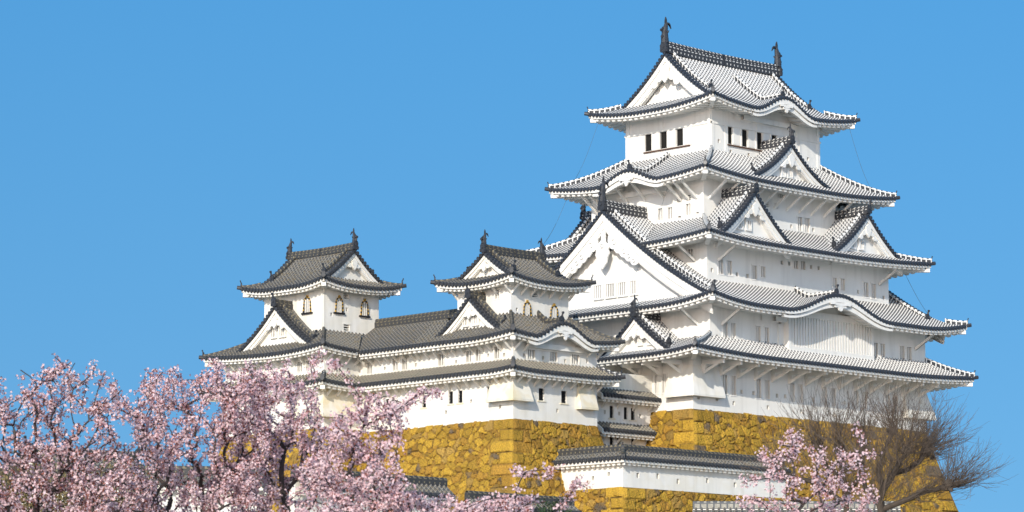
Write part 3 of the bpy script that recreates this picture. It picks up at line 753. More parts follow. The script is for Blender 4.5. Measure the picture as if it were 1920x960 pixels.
# ================================================================== MAIN KEEP
keep = thing('castle_keep', (13.5, 8.8, 0), 'tallest white plastered keep with five stacked roofs of white jointed tiles on the right', 'castle')
K1 = (0, 26.967, 0, 18.4); K2 = (.95, 26.01, -.83, 18.5); K3 = (2.9, 24.06, 1.14, 16.52); K4 = (4.6, 19.93, 2.93, 14.55); K5 = (7.12, 19.84, 4.39, 13.27)
lo = lambda L, h=.3, w=.26: [('loop', s, w, z, z+h) for s, z in L]
walls(keep, K1, -.05, 4.3, {'S': H_('slit', [(3.47, .47, 1.25, 2.66), (4.41, .47, 1.24, 2.65), (7.19, .48, 1.22, 2.62), (8.18, .48, 1.23, 2.62), (11.01, .49, 1.2, 2.59), (11.94, .49, 1.21, 2.58), (14.73, .5, 1.2, 2.58), (15.77, .5, 1.19, 2.57), (18.48, .51, 1.21, 2.56), (19.5, .51, 1.22, 2.55), (22.28, .52, 1.22, 2.54), (23.29, .52, 1.23, 2.53)])
      + lo([(.6, .68), (2.57, .70), (4.43, .5), (8.23, .45), (12, .4), (15.9, .4), (9.27, 1.4), (6.63, 1.4), (5.3, 1.4), (10.2, 1.4), (13.4, 1.4), (17.1, 1.4), (20.8, 1.4)]),
      'W': H_('slit', [(3.55, .37, 1.3, 2.67), (2.79, .37, 1.3, 2.67)])})
walls(keep, K2, 3.6, 8.4, {'S': H_('slit', [(2.63, .47, 5.07, 6.4), (3.5, .47, 5.06, 6.39), (6.27, .48, 5.01, 6.4), (7.23, .48, 5.01, 6.4), (19.9, .5, 4.89, 6.29), (20.75, .5, 4.89, 6.29), (23.14, .53, 4.9, 6.31), (23.99, .53, 4.88, 6.3)])
      + lo([(1.75, 5.1), (4.4, 5.0), (5.4, 5.0), (8.15, 5.0), (21.6, 4.9), (22.4, 4.9), (24.8, 4.95)])})
walls(keep, K3, 8.6, 13.3, {'S': H_('slit', [(4.41, .47, 10.3, 11.37), (5.39, .48, 10.3, 11.38), (8.18, .48, 10.28, 11.3), (9.15, .49, 10.51, 11.32), (12.96, .5, 11.53, 12.14), (13.78, .5, 11.53, 12.19), (17.54, .45, 10.5, 11.28), (18.45, .45, 10.38, 11.29), (21.28, .52, 10.14, 11.27), (22.19, .52, 10.1, 11.27)])
      + lo([(3.45, 10.35), (6.23, 10.3), (7.4, 10.3), (11.33, 11.7), (12.2, 11.7), (14.75, 11.7), (15.63, 11.7), (20.32, 10.3), (23.44, 10.15)]), 'W': H_('slit', [(2.8, .48, 11.58, 12.18)])})
walls(keep, K4, 13.0, 18.5, {'S': H_('slit', [(15.61, .51, 14.91, 15.99), (16.49, .51, 14.88, 16.0), (13.52, .9, 17.2, 17.75), (10.6, .9, 17.2, 17.75)]) + H_('louver', [(11.83, .43, 16.35, 16.72), (12.88, .44, 16.35, 16.72)])
      + lo([(14.6, 15), (17.2, 15), (6.2, 15.1)]), 'W': H_('slit', [(7.32, .44, 15.02, 15.92), (6.34, .43, 15.03, 15.89), (4.47, .43, 15.07, 15.95), (9.2, .44, 17.4, 18.02), (8.21, .44, 17.41, 18.02)]) + H_('louver', [(5.43, .43, 16.19, 16.59), (4.46, .43, 16.2, 16.6)])
      + lo([(3.6, 15.1), (5.4, 15.0)], .14, .3)})
sl = [('slide', 9.25, .68, 21.08, 22.41), ('slide', 10.98, .68, 21.08, 22.41), ('slide', 12.7, .68, 21.08, 22.41), ('slide', 14.4, .68, 21.08, 22.41), ('slide', 16.1, .68, 21.08, 22.41)]
walls(keep, K5, 19.4, 24.25, {'S': sl+lo([(8.0, 21.0), (9.33, 20.35), (11.41, 20.35), (18.41, 20.9)], .28), 'W': [('slide', 10.9, .72, 21.08, 22.4), ('slide', 9.3, .72, 21.08, 22.4), ('slide', 7.62, .72, 21.08, 22.4)]})
# mouldings of the top storey
tm = MB()
x0, x1, y0, y1 = K5
for sd_ in 'SW':
    fr = frame(K5, sd_); L = fr[3]; u3 = np.r_[fr[1], 0]; n3 = np.r_[fr[2], 0]
    tm.obox(P3(fr, -.07, -.07, 22.42), u3*(L+.14), n3*.068, (0, 0, .16))
    for s in ([0.0, 5.2, 9.9, 12.3] if sd_ == 'S' else [0, 4.9, 8.4]): tm.obox(P3(fr, s+.02, -.05, 22.585), u3*.34, n3*.047, (0, 0, 1.7))
    for s in ([0, 1.55, 10.1, 12.38] if sd_ == 'S' else [0, 8.54]): tm.obox(P3(fr, s-.02, -.05, 19.5), u3*.34, n3*.047, (0, 0, 2.915))
    ss = [q[1] for q in sl] if sd_ == 'S' else [10.9, 9.3, 7.62]
    O = fr[0][0 if sd_ == 'S' else 1]
    for q in ss:
        s = q-O+(.34 if sd_ == 'S' else -.36-.85)
        tm.obox(P3(fr, s+.03, -.03, 21.1), u3*.8, n3*.028, (0, 0, 1.3))
        tm.obox(P3(fr, s+(.85 if sd_ == 'S' else -.08), -.09, 21.02), u3*.12, n3*.088, (0, 0, 1.39))
tm.build('wall_panel', 'plaster', keep)
for sd_, a, b in (('S', 8.9, 16.8), ('W', 6.5, 11.3)):
    fr = frame(K5, sd_); O = fr[0][0 if sd_ == 'S' else 1]; sb = MB()
    sb.obox(P3(fr, a-O, -.14, 20.93), np.r_[fr[1], 0]*(b-a), np.r_[fr[2], 0]*.138, (0, 0, .085)); sb.build('window_sill', 'brown', keep)
# lattice bay of the second storey
lb = MB(); fr = frame(K2, 'S'); o0 = 9.15-.95; wl_ = 9.95
lb.obox(P3(fr, o0, -.5, 4.55), (wl_, 0, 0), (0, .52, 0), (0, 0, .62)); lb.obox(P3(fr, o0, -.5, 7.45), (wl_, 0, 0), (0, .5, 0), (0, 0, .5))
lb.obox(P3(fr, o0, -.5, 5.17), (.32, 0, 0), (0, .5, 0), (0, 0, 2.28)); lb.obox(P3(fr, o0+wl_-.32, -.5, 5.17), (.32, 0, 0), (0, .5, 0), (0, 0, 2.28))
lb.obox(P3(fr, o0-.04, -.55, 4.48), (wl_+.08, 0, 0), (0, .5, 0), (0, 0, .09))
lbo = lb.build('lattice_bay', 'plaster', keep)
bk = MB(); bk.quad(P3(fr, o0+.3, -.12, 5.15), P3(fr, o0+wl_-.3, -.12, 5.15), P3(fr, o0+wl_-.3, -.12, 7.47), P3(fr, o0+.3, -.12, 7.47)); bk.build('bay_backing', 'shade', lbo)
br = MB()
for i in range(29): br.obox(P3(fr, o0+.42+i*(wl_-.84-.17)/28, -.47, 5.17), (.20, 0, 0), (0, .2, 0), (0, 0, 2.28))
br.obox(P3(fr, o0+.32, -.28, 6.2), (wl_-.64, 0, 0), (0, .1, 0), (0, 0, .14)); br.build('lattice_bars', 'plaster', lbo)
lp = MB(); lp.obox((9.0-.55, -.93, 4.4), (.3, 0, 0), (0, .1, 0), (0, 0, 3.1)); lp.build('drain_pipe', 'plaster', keep)
flare(keep, 0, 0, -1, -1, 2.75, 2.2, 3.15, 1.0, .6, 'plaster_old'); flare(keep, 26.967, 0, 1, -1, 2.75, 2.2, 3.15, 1.0, .6, 'plaster_old')
# E1
E1 = (-2.73, 29.7, -2.73, 21.2)
r1, z1 = make_roof(keep, 'roof', E1, 3.83, 1.42, (.8, .2), dict(S=1.95, W=3.72, E=3.72, N=2.7), 'new', .34, 2.73, wl=2.5)
for side, a, b in (('S', 2.73, 29.7), ('W', 2.73, 21)):
    fr = frame(E1, side); strut_row(r1, fr, a+1., b-1., 1.93, 3.42, 2.7, .95, arm=True, wd_=.11)
def dormer(rf, ax, u, n, wd, za, zb, ln, win=None, k=.75, rh=.75, alpha=.85, fish=False, style='new', ext=.0, desc=.72, ped=.5):
    H = za-zb; be = (alpha*wd-H)/wd**2
    gable(rf, A2(*ax), A2(*u), A2(*n), wd, za, lambda q: alpha*np.asarray(q)-be*np.asarray(q)**2, zb, style, ln=ln, fish=fish, k=k, rh=rh, win=win, ext=ext, desc=desc, ped=ped)
dormer(r1, (-1.73, 4.15), (0, 1), (1, 0), 3.35, 6.85, 4.25, 2.7, [(3.94, .3, 4.85, 5.35), (2.93, .53, 4.82, 5.35)], .62, .6, fish=.55, alpha=.95, desc=.85)
# E2 hip-and-gable with the great west gable and the south curved gable
E2 = (-1.37, 28.34, -3.2, 20.86)
cap2 = lambda s: 12.03 if s < 6.2 or s > 23.5 else 4.45
r2, z2 = make_roof(keep, 'roof', E2, 7.52, 7.85, (.66, .34), dict(S=12.03, N=12.03, W=12.03, E=12.03), 'new', .6, 2.33, iri='X', g=1.24, kara={'S': (12.9+1.37, 6.2, 1.5)},
       caps={'S': cap2, 'N': cap2}, wl=4.5, segs={'S': [(0, 1.24), (1.24, 6.2), (6.2, 23.5), (23.5, 28.47), (28.47, 29.71)], 'N': [(0, 1.24), (1.24, 6.2), (6.2, 23.5), (23.5, 28.47), (28.47, 29.71)]},
       ridge=dict(only=None, len=4.75, fish=.95, k=1.35, big=True, rh=.85, ped=.75, desc=.93, win=[(9.92, .8, 8.95, 9.92), (8.65, .9, 8.95, 9.92), (7.44, .85, 8.95, 9.92), (6.3, .65, 8.95, 9.92)]))
# E3
E3 = (.5, 26.47, -1.25, 18.9)
r3, z3 = make_roof(keep, 'roof', E3, 12.58, 2.15, (.75, .25), dict(S=4.2, W=4.1, E=6.5, N=4.3), 'new', .42, 2.4, wl=1.7)
dormer(r3, (6.75, -.25), (1, 0), (0, 1), 4.1, 16.5, 12.85, 3.2, [(5.51, .45, 13.75, 14.4), (6.46, .45, 13.75, 14.4)], .7, .6, alpha=1.12, desc=.78)
dormer(r3, (19.95, -.25), (1, 0), (0, 1), 4.3, 16.3, 12.85, 6.2, [(18.6, .45, 13.65, 14.3), (19.6, .45, 13.65, 14.3)], .7, .6, alpha=1.08, desc=.78)
dormer(r3, (7.2, 17.9), (1, 0), (0, -1), 4.1, 16.5, 12.85, 3.4, None, .7, .6, alpha=1.12, desc=.78, fish=.6)
# E4
E4 = (2.325, 24.64, .70, 16.95)
r4, z4 = make_roof(keep, 'roof', E4, 17.72, 2.65, (.75, .25), dict(S=3.7, W=4.8, E=4.8, N=3.7), 'new', .5, 2.25, wl=1.7, kara={'W': (8.7-.7, 3.6, .95)})
dormer(r4, (13.15, 1.62), (1, 0), (0, 1), 5.0, 21.2, 18.05, 2.9, [(12.7, .34, 18.74, 19.3), (13.45, .46, 18.74, 19.3)], .7, .6, alpha=1.0, fish=.52, desc=.75)
strut_row(r4, frame(E4, 'S'), 2.9, 17.6, 1.45, 17.35, 2.2, 1.15); strut_row(r4, frame(E4, 'W'), 2.9, 4.5, .8, 17.35, 2.2, 1.15); strut_row(r4, frame(E4, 'W'), 11.6, 13.2, .8, 17.35, 2.2, 1.15)
strut_row(r4, frame(E4, 'W'), 6.3, 10.0, 1.85, 17.95, 2.2, 1.35)
for rr, E, zz in ((r3, E3, 12.18), (r2, E2, 7.1)):
    strut_row(rr, frame(E, 'S'), 3.6, 3.61, 2, zz, 2.3, 1.0); strut_row(rr, frame(E, 'W'), 3.6, 3.61, 2, zz, 2.3, 1.0); strut_row(rr, frame(E, 'S'), frame(E, 'S')[3]-3.6, frame(E, 'S')[3]-3.59, 2, zz, 2.3, 1.0)
# E5 top roof
E5 = (5.07, 21.89, 2.33, 15.33)
r5, z5 = make_roof(keep, 'roof', E5, 23.70, 4.72, (.536, .464), dict(S=6.5, N=6.5, W=6.5, E=6.5), 'new', .58, 2.05, iri='X', g=1.8, kara={'S': (13.5-5.07, 3.7, 1.2)}, wl=2.8,
       ridge=dict(fish=1.0, k=.95, rh=.95, ped=.7, desc=.84))
# lightning cables
def cable(pts, th):
    P = np.array([pts[0]+(np.array(pts[1])-pts[0])*t for t in np.linspace(0, 1, 12)]); P[:, 2] -= .5*np.sin(np.linspace(0, pi, 12)); c = MB(); c.tube(P, .014, 4); c.build('lightning_cable', 'cable', th)
cable((A2(5.4, 14.6, 23.5), A2(4.2, 16.6, 18.4)), keep); cable((A2(21.5, 2.7, 23.6), A2(23.0, 1.6, 18.4)), keep)
cable((A2(3.2, 15.9, 17.4), A2(1.6, 17.5, 13.4)), keep); cable((A2(25.0, 0.2, 12.2), A2(27.2, -1.5, 8.0)), keep); cable((A2(4.4, 6.3, 17.6), A2(-.9, 5.2, 9.6)), keep)

# ================================================================== WEST TURRET
wt = thing('castle_turret', (-12, 5.8, -1.6), 'white turret with brown tiles and curved gable, next to the tallest keep', 'turret')
T0 = (-16.06, -7.68, 2.2, 10.4); T5 = (-14.81, -9.03, 3.7, 9.1)
walls(wt, T0, -1.7, 4.4, {'S': H_('iron', [(-13.27, .53, -.22, .64), (-11.04, .53, -.25, .61)])+H_('slit', [(-14.29, .68, 2.6, 3.4), (-12.07, .69, 2.6, 3.42), (-9.88, .7, 2.6, 3.4)])+H_('louver', [(-12.6, .8, 4.0, 4.3), (-11.3, .8, 4.0, 4.3)])
      + lo([(-11.7, -.95), (-8.76, -.4), (-14.97, 2.7), (-13.1, 2.65), (-10.9, 2.6), (-8.69, 2.75)], .26, .2),
      'W': H_('iron', [(8.46, .44, -.2, .67), (7.49, .43, -.2, .66), (4.6, .35, -.1, .75)])+H_('slit', [(9.46, .5, 2.58, 3.4), (6.63, .49, 2.6, 3.4), (5.66, .48, 2.6, 3.43), (3.78, .48, 2.64, 3.46)])+lo([(6.4, -.3), (8.95, -.9), (3.5, -.9), (7.93, 2.6), (4.7, 2.8), (3.1, 2.7)], .26, .2)}, 'plaster_old')
walls(wt, T5, 5.0, 8.5, {'W': H_('slit', [(5.04, .43, 7.06, 7.67)]), 'S': H_('louver', [(-12.41, .53, 7.27, 7.69)])+H_('arch', [(-13.24, .8, 5.75, 6.9), (-10.55, .8, 5.75, 6.9)])+lo([(-14.2, 6.1)], .25, .2)}, 'plaster_old')
flare(wt, -16.06, 2.2, -1, -1, 1.3, 2.0, 1.35, -.3, .6); flare(wt, -8.95, 2.2, -.001, -1, -.95, 0, 1.35, -.4, .6) if 0 else None
fb = MB()
def bay(mb, x0, x1, y, zt, zb, pr):
    mb.quad((x0+.15, y-.02, zt), (x1-.1, y-.02, zt), (x1, y-pr, zb), (x0, y-pr, zb)); mb.quad((x0, y-pr, zb), (x1, y-pr, zb), (x1, y-pr, zb-.15), (x0, y-pr, zb-.15))
    for x, xt in ((x0, x0+.15), (x1, x1-.1)): mb.quad((xt, y-.02, zt), (x, y-pr, zb), (x, y-pr, zb-.15), (x, y, zb-.15))
    mb.quad((x0, y-pr, zb-.15), (x1, y-pr, zb-.15), (x1, y, zb-.15), (x0, y, zb-.15))
bay(fb, -9.85, -8.1, 2.2, 1.35, -.45, .55); fb.build('stone_drop_bay', 'stained', wt)
TL = (-17.26, -6.45, 1.0, 11.5); hp1 = ('SW', 'SE')
rL, zL = make_roof(wt, 'roof', TL, 1.62, .85, (1, 0), dict(S=1.25, W=1.25, E=1.25, N=1.25), 'mid', .18, 1.2, sides='SWE', trim='SWE', hips=hp1, wl=2.5, raft=.5)
strut_row(rL, frame(TL, 'S'), 1.5, 9.6, .95, 1.28, 1.2, .62, 'old', wd_=.12); strut_row(rL, frame(TL, 'W'), 1.5, 9.5, .95, 1.28, 1.2, .62, 'old', wd_=.12)
TM_ = (-17.26, -6.45, 1.0, 11.8)
rM, zM = make_roof(wt, 'roof', TM_, 4.0, 1.95, (.8, .2), dict(S=2.75, W=2.5, E=2.6, N=2.7), 'old', .32, 1.2, kara={'S': (-12.1+17.26, 3.4, 1.15)}, hips=('SW', 'SE'), sides='SWE', trim='SWE', wl=1.9, raft=.5)
dormer(rM, (-16.3, 6.35), (0, 1), (1, 0), 3.5, 7.1, 4.4, 1.6, [(7.01, .45, 5.25, 5.85), (6.04, .55, 5.25, 5.85)], .55, .5, alpha=.98, style='old', desc=.8, ped=.4)
strut_row(rM, frame(TM_, 'W'), 1.4, 10.6, .92, 3.66, 1.2, .6, 'old', wd_=.11); strut_row(rM, frame(TM_, 'S'), 8.6, 9.6, .9, 3.66, 1.2, .6, 'old', wd_=.11); strut_row(rM, frame(TM_, 'S'), 1.4, 2.3, .9, 3.66, 1.2, .6, 'old', wd_=.11)
TT = (-15.92, -7.86, 2.5, 10.3)
rT, zT = make_roof(wt, 'roof', TT, 8.18, 2.3, (.62, .38), dict(S=3.9, N=3.9, W=3.9, E=3.9), 'old', .4, 1.15, iri='X', g=1.14, wl=2.2, ridge=dict(fish=.58, k=.5, rh=.55, ped=.4, desc=.84), raft=.45)
strut_row(rT, frame(TT, 'S'), 1.2, 6.9, .95, 7.86, 1.15, .6, 'old', wd_=.11); strut_row(rT, frame(TT, 'W'), 1.2, 6.6, 1.35, 7.86, 1.15, .6, 'old', wd_=.11)

# ================================================================== CORRIDOR between the two small turrets
cw = thing('castle_corridor', (-13, 14.3, -1.6), 'long two storey white corridor with grey tiled gable roof joining the two smaller turrets', 'corridor')
walls(cw, (-16.06, -10, 10.4, 19.6), -1.7, 4.4, {'W': H_('iron', [(11.22, .42, -.27, .6), (16.07, .42, -.2, .6), (15.1, .42, -.2, .6)])+H_('slit', [(17.01, .52, 2.57, 3.4), (14.24, .51, 2.59, 3.44), (13.25, .51, 2.59, 3.44)])+lo([(12.1, 2.7), (15.4, 2.7), (12.9, -.5), (18.1, 2.7)], .26, .2)}, 'plaster_old', sides='WE')
CR = (-17.26, -8.9, 9.6, 20); CL = (-17.26, -9, 11.5, 20)
V = 16.9
rC, zC = make_roof(cw, 'roof', CR, 4.0, 2.45, (.8, .2), dict(S=4.2, W=4.18, E=4.18, N=4), 'old', 0, 1.2, sides='WE', trim='W', hips=(), segs={'W': [(2.2, 10.4)], 'Wt': (2.2, V-9.6), 'E': [(0, 10.4)]}, dmins={'W': lambda s: max(0, s-(V-9.6))}, raft=.5)
mr = MB(); sweep(mr, densify([(-13.08, 9.5, 6.5), (-13.08, 19.7, 6.5)]), .4, .28); sweep(mr, densify([(-13.08, 9.5, 6.78), (-13.08, 19.7, 6.78)]), .28, .18, z0=0); mr.build('main_ridge', 'ridge_old', rC)
strut_row(rC, frame(CR, 'W'), 2.6, V-9.6+.6, .93, 3.66, 1.2, .6, 'old', wd_=.11)
rc2, _ = make_roof(cw, 'roof', CL, 1.62, .85, (1, 0), dict(S=1.25, W=1.25, E=1.25, N=1.25), 'mid', 0, 1.2, sides='W', trim='W', hips=(), segs={'W': [(0, V-11.5+1.2)], 'Wt': (0, V-11.5)}, dmins={'W': lambda s: max(0, s-(V-11.5))}, raft=.5)
strut_row(rc2, frame(CL, 'W'), .4, V-11.5+.6, .93, 1.28, 1.2, .62, 'old', wd_=.11)

# ================================================================== NORTHWEST TURRET
iw = thing('castle_turret', (-15.5, 23.6, -1.5), 'farthest left white turret with grey brown roof and three black and gold arched windows', 'turret')
I0 = (-19.5, -10.8, 18.1, 29.2); I5 = (-18.25, -12.86, 19.6, 26.3)
walls(iw, I0, -1.5, 4.5, {'W': H_('slit', [(20.76, .53, 2.75, 3.45), (19.76, .53, 2.75, 3.45), (25.93, .55, 2.83, 3.47)])+H_('iron', [(21.2, .4, -.6, .4)])+lo([(28, 2.6), (22.4, 2.7)], .26, .2), 'S': H_('slit', [(-18.09, .46, 2.6, 3.43)])+lo([(-18.9, 2.7), (-17.2, 2.7)], .26, .2)}, 'plaster_old')
walls(iw, I5, 5.0, 9.4, {'W': H_('arch', [(21.38, .85, 7.25, 8.45)]), 'S': H_('arch', [(-16.81, .76, 7.22, 8.4), (-14.32, .76, 7.2, 8.38)])+H_('louver', [(-16.09, .52, 8.3, 8.7), (-16.01, .57, 5.95, 6.4)])+lo([(-17.5, 6.9), (-16, 7.4)], .25, .2)}, 'plaster_old')
flare(iw, -19.5, 18.1, -1, -1, 2.6, 2.6, 1.35, -.6, .6)
IL = (-20.7, -9.6, 16.9, 30.4)
rIL, _ = make_roof(iw, 'roof', IL, 1.62, .85, (1, 0), dict(S=1.25, W=1.25, E=1.25, N=1.25), 'mid', .2, 1.2, sides='SW', trim='SW', hips=('SW', 'NW'), wl=2.5, segs={'S': [(0, 5)], 'St': (0, 3.44)}, dmins={'S': lambda s: max(0, s-3.44)}, raft=.5, kara={'W': (25.2-16.9, 2.2, .9)})
strut_row(rIL, frame(IL, 'S'), 1.4, 4.2, .93, 1.28, 1.2, .62, 'old', wd_=.11); strut_row(rIL, frame(IL, 'W'), 1.4, 12, .93, 1.28, 1.2, .62, 'old', wd_=.11)
rIM, _ = make_roof(iw, 'roof', IL, 4.08, 1.75, (.8, .2), dict(S=2.75, W=2.5, E=3.3, N=4.1), 'old', .34, 1.2, hips=('SW', 'NW', 'NE'), trim='SW', wl=2, segs={'S': [(0, 11.1)], 'St': (0, 3.44)}, dmins={'S': lambda s: max(0, min(s-3.44, 2.6))}, raft=.5)
dormer(rIM, (-19.85, 23.2), (0, 1), (1, 0), 4.4, 7.72, 4.5, 1.8, [(23.73, .5, 5.54, 6.15), (22.77, .6, 5.54, 6.17)], .62, .5, alpha=.98, style='old', desc=.85, ped=.45)
strut_row(rIM, frame(IL, 'S'), 1.4, 4.2, .93, 3.74, 1.2, .6, 'old', wd_=.11); strut_row(rIM, frame(IL, 'W'), 1.4, 12, .93, 3.74, 1.2, .6, 'old', wd_=.11)
IT = (-19.35, -11.6, 18.4, 27.7)
rIT, _ = make_roof(iw, 'roof', IT, 9.1, 2.85, (.62, .38), dict(S=3.87, N=3.87, W=3.87, E=3.87), 'old', .42, 1.15, iri='Y', g=1.03, wl=2.2, ridge=dict(fish=.58, k=.55, rh=.5, ped=.4, desc=.84), raft=.45)

# ================================================================== CORRIDOR between west turret and keep
ce = thing('castle_corridor', (-3.8, 6, -4.5), 'narrow white connecting wing with small tiled roofs squeezed between turret and tallest keep', 'corridor')
walls(ce, (-7.68, 0, 4.02, 9), -6, 2.6, {'S': H_('iron', [(-4.29, .4, -.74, .15), (-2.81, .4, -.74, .15), (-2.05, .44, -.74, .15), (-4.3, .4, -2.94, -2.09), (-3.54, .4, -2.94, -2.09), (-2.04, .4, -2.94, -2.09)])+lo([(-5.0, -.5), (-3.5, -.5), (-1.3, -.5), (-5.0, -2.9)], .28, .2)}, 'plaster_old', sides='S')
CE = (-6.1, .15, 3.1, 9)
rc, _ = make_roof(ce, 'roof', CE, .78, 1.6, (.9, .1), dict(S=2.5, W=1, E=1, N=1), 'mid', 0, .95, sides='S', trim='S', hips=(), raft=.45)
mr = MB(); sweep(mr, densify([(-6.1, 5.6, 2.4), (0, 5.6, 2.4)]), .36, .4); mr.build('main_ridge', 'ridge_dark', rc)
vb = MB(); vb.obox((-6.22, 3.15, .45), (.14, 0, 0), (0, 2.45, 1.6), (0, 0, .38)); vb.build('barge_board', 'plaster_old', rc)
rcb, _ = make_roof(ce, 'roof', (-6.1, .15, 3.1, 9), -1.72, .62, (1, 0), dict(S=.95, W=1, E=1, N=1), 'mid', 0, .9, sides='S', trim='S', hips=(), raft=.45)
vb = MB(); vb.obox((-6.22, 3.12, -2.02), (.14, 0, 0), (0, .9, .62), (0, 0, .34)); vb.build('barge_board', 'plaster_old', rcb)
for r_, z_ in ((rc, .42), (rcb, -2.06)): strut_row(r_, frame(CE, 'S'), .8, 5.6, 1.6, z_, .9, .5, 'old', wd_=.1)

# ================================================================== LONG PLASTER WALLS (dobei)
def dobei(name, a, dr, L, zb, ze, rise, label, o=.55, th_=.5, style='old', holes=(), corner=None, rdk='ridge_old', cat='wall', group=None, ends=True, fine=True):
    """plaster wall with its own tiled roof; a = outer face start, dr = direction, wall body lies to the left of dr"""
    th = thing(name, (a[0]+dr[0]*L/2, a[1]+dr[1]*L/2, zb), label, cat, group); dobei_part(th, a, dr, L, zb, ze, rise, o, th_, style, holes, rdk); return th
def dobei_part(th, a, dr, L, zb, ze, rise, o=.55, th_=.5, style='old', holes=(), rdk='ridge_old', m0=0, m1=0):
    a = A2(*a); u = A2(*dr); n = A2(-u[1], u[0]); T, RG, DK, PL, RD = STY[style]
    wb = MB(); wall_side(wb, th, (a, u, n), L, zb, ze+.35, holes, PL)
    wall_side(wb, th, (a+u*L+n*th_, -u, -n), L, zb, ze+.35, [], PL)
    for e in ([] if (m0 or m1) else [0])+([] if (m0 or m1) else [L]): wb.quad(P3((a, u, n), e, 0, zb), P3((a, u, n), e, th_, zb), P3((a, u, n), e, th_, ze+.35), P3((a, u, n), e, 0, ze+.35))
    wb.build('wall', PL, th)
    Dp = o+th_/2; rb = MB(); tb, eb = MB(), MB()
    for (O, uu, nn, q0, q1) in ((a-n*o, u, n, m0, m1), (a+n*(th_+o), u, -n, -m0, -m1)):
        fr = (O, uu, nn, L); zf = lambda s, d: ze+rise*np.asarray(d)/Dp+0*np.asarray(s)
        s0 = -.0+q0*(-o if q0 > 0 else 1)*0; 
        lo_, hi_ = (-o if q0 > 0 else (o+th_ if q0 < 0 else 0)), (L+o if q1 > 0 else (L-o-th_ if q1 < 0 else L))
        cap = lambda s, q0=q0, q1=q1, L=L: Dp
        tile_sheet(rb, fr, lo_ if q0 <= 0 else -o, hi_ if q1 <= 0 else L+o, zf, (lambda s: min(Dp, s+o if q0 > 0 else 9, L+o-s if q1 > 0 else 9)) , None if (q0 >= 0 and q1 >= 0) else None, step=.5)
        eave_trim((tb, eb), fr, lo_, hi_, zf, o, q0 > 0, q1 > 0, raft=.5)
    rf = rb.build('roof', T, th); tb.build('eave_tile_row', DK, rf); eb.build('eave_rafters', PL, rf)
    c = a+n*th_/2; mr = MB()
    e0 = 0 if not m0 else -th_/2*0; P = densify([(*(c+u*(th_/2 if m0 else 0)), ze+rise), (*(c+u*(L-(th_/2 if m1 else 0))), ze+rise)]) if not m0 else densify([(*(c+u*(th_/2)), ze+rise), (*(c+u*L), ze+rise)])
    sweep(mr, P, .34, .3); mr.build('main_ridge', rdk, rf)
    return rf
dw = thing('plaster_wall', (-2, -4.5, -6.5), 'long white loopholed wall with dark tiled roof turning a corner above the front stone base', 'wall')
# west leg runs from the stone base towards the viewer, south leg away to the right
rfW = dobei_part(dw, (-12.4, 2.0), (0, -1), 6.74, -6.55, -4.62, .62, .6, .5, 'old', lo([(5.4, .7*0-5.75), (3.9, -5.95)], .28, .24), 'ridge_old', m0=0, m1=1)
rfS = dobei_part(dw, (-12.4, -4.74), (1, 0), 17, -6.55, -4.62, .62, .6, .5, 'old', lo([(1.5, -5.85), (3.5, -5.8), (5.55, -6.05), (8.6, -5.85), (11.5, -6.0)], .34, .26), 'ridge_old', m0=1, m1=0)
hb = MB(); sweep(hb, [(-13.02, -5.36, -4.55), (-12.6, -4.95, -4.3), (-12.15, -4.5, -3.98)], .26, .2); hb.build('hip_ridge', 'ridge_old', rfS)
ornament(rfS, (-12.35, -4.7, -3.95), (-1, -1), .45)
# small walls and roofs low in front
u_ = lambda a: A2(cos(a), sin(a))
dobei('plaster_wall', (-51.5, -16.1), (1, 0), 12, -12.6, -9.1, .75, 'short white wall with grey tiled roof behind the picket fence, below the stone base', .7, .5, 'old', lo([(2, -10.6), (5, -10.6)]), rdk='ridge_old')
dobei('plaster_wall', (-39.2, -17.6), (1, 0), 9, -12.8, -9.75, .6, 'low dark tiled wall stepping down to the right behind the blossom branch', .6, .5, 'old', rdk='ridge_old')
dobei('plaster_wall', (-21.6, -19.5), (.712, -.702), 13, -12.8, -9.5, .45, 'tiled wall top with pale boxed ridge at the bottom, behind the right blossom tree', .5, .5, 'old', rdk='ridge_grey')
dobei('plaster_wall', (-66, -4.5), (.8, -.6), 17, -12.6, -9.0, .7, 'white wall with dark tiled roof seen through the blossom at bottom left', .6, .5, 'old', rdk='ridge_old')
# gate turret behind the left tree
gt = thing('gate_house', (-54, 2, -12.5), 'small white gate house with dark gabled roof hidden behind the left blossom tree', 'gate house')
GR = (-57, -48.5, -1.5, 6.0)
walls(gt, GR, -12.5, -8.4, {'S': H_('slit', [(-54, .6, -10.6, -9.6), (-52, .6, -10.6, -9.6)])}, 'plaster_old')
make_roof(gt, 'roof', (-58, -47.5, -2.5, 7.0), -9.0, 2.6, (.6, .4), dict(S=4.75, N=4.75, W=4.75, E=4.75), 'old', .35, 1.0, iri='X', g=1.2, wl=2.2, ridge=dict(k=.6, rh=.45, ped=.4), raft=.5)

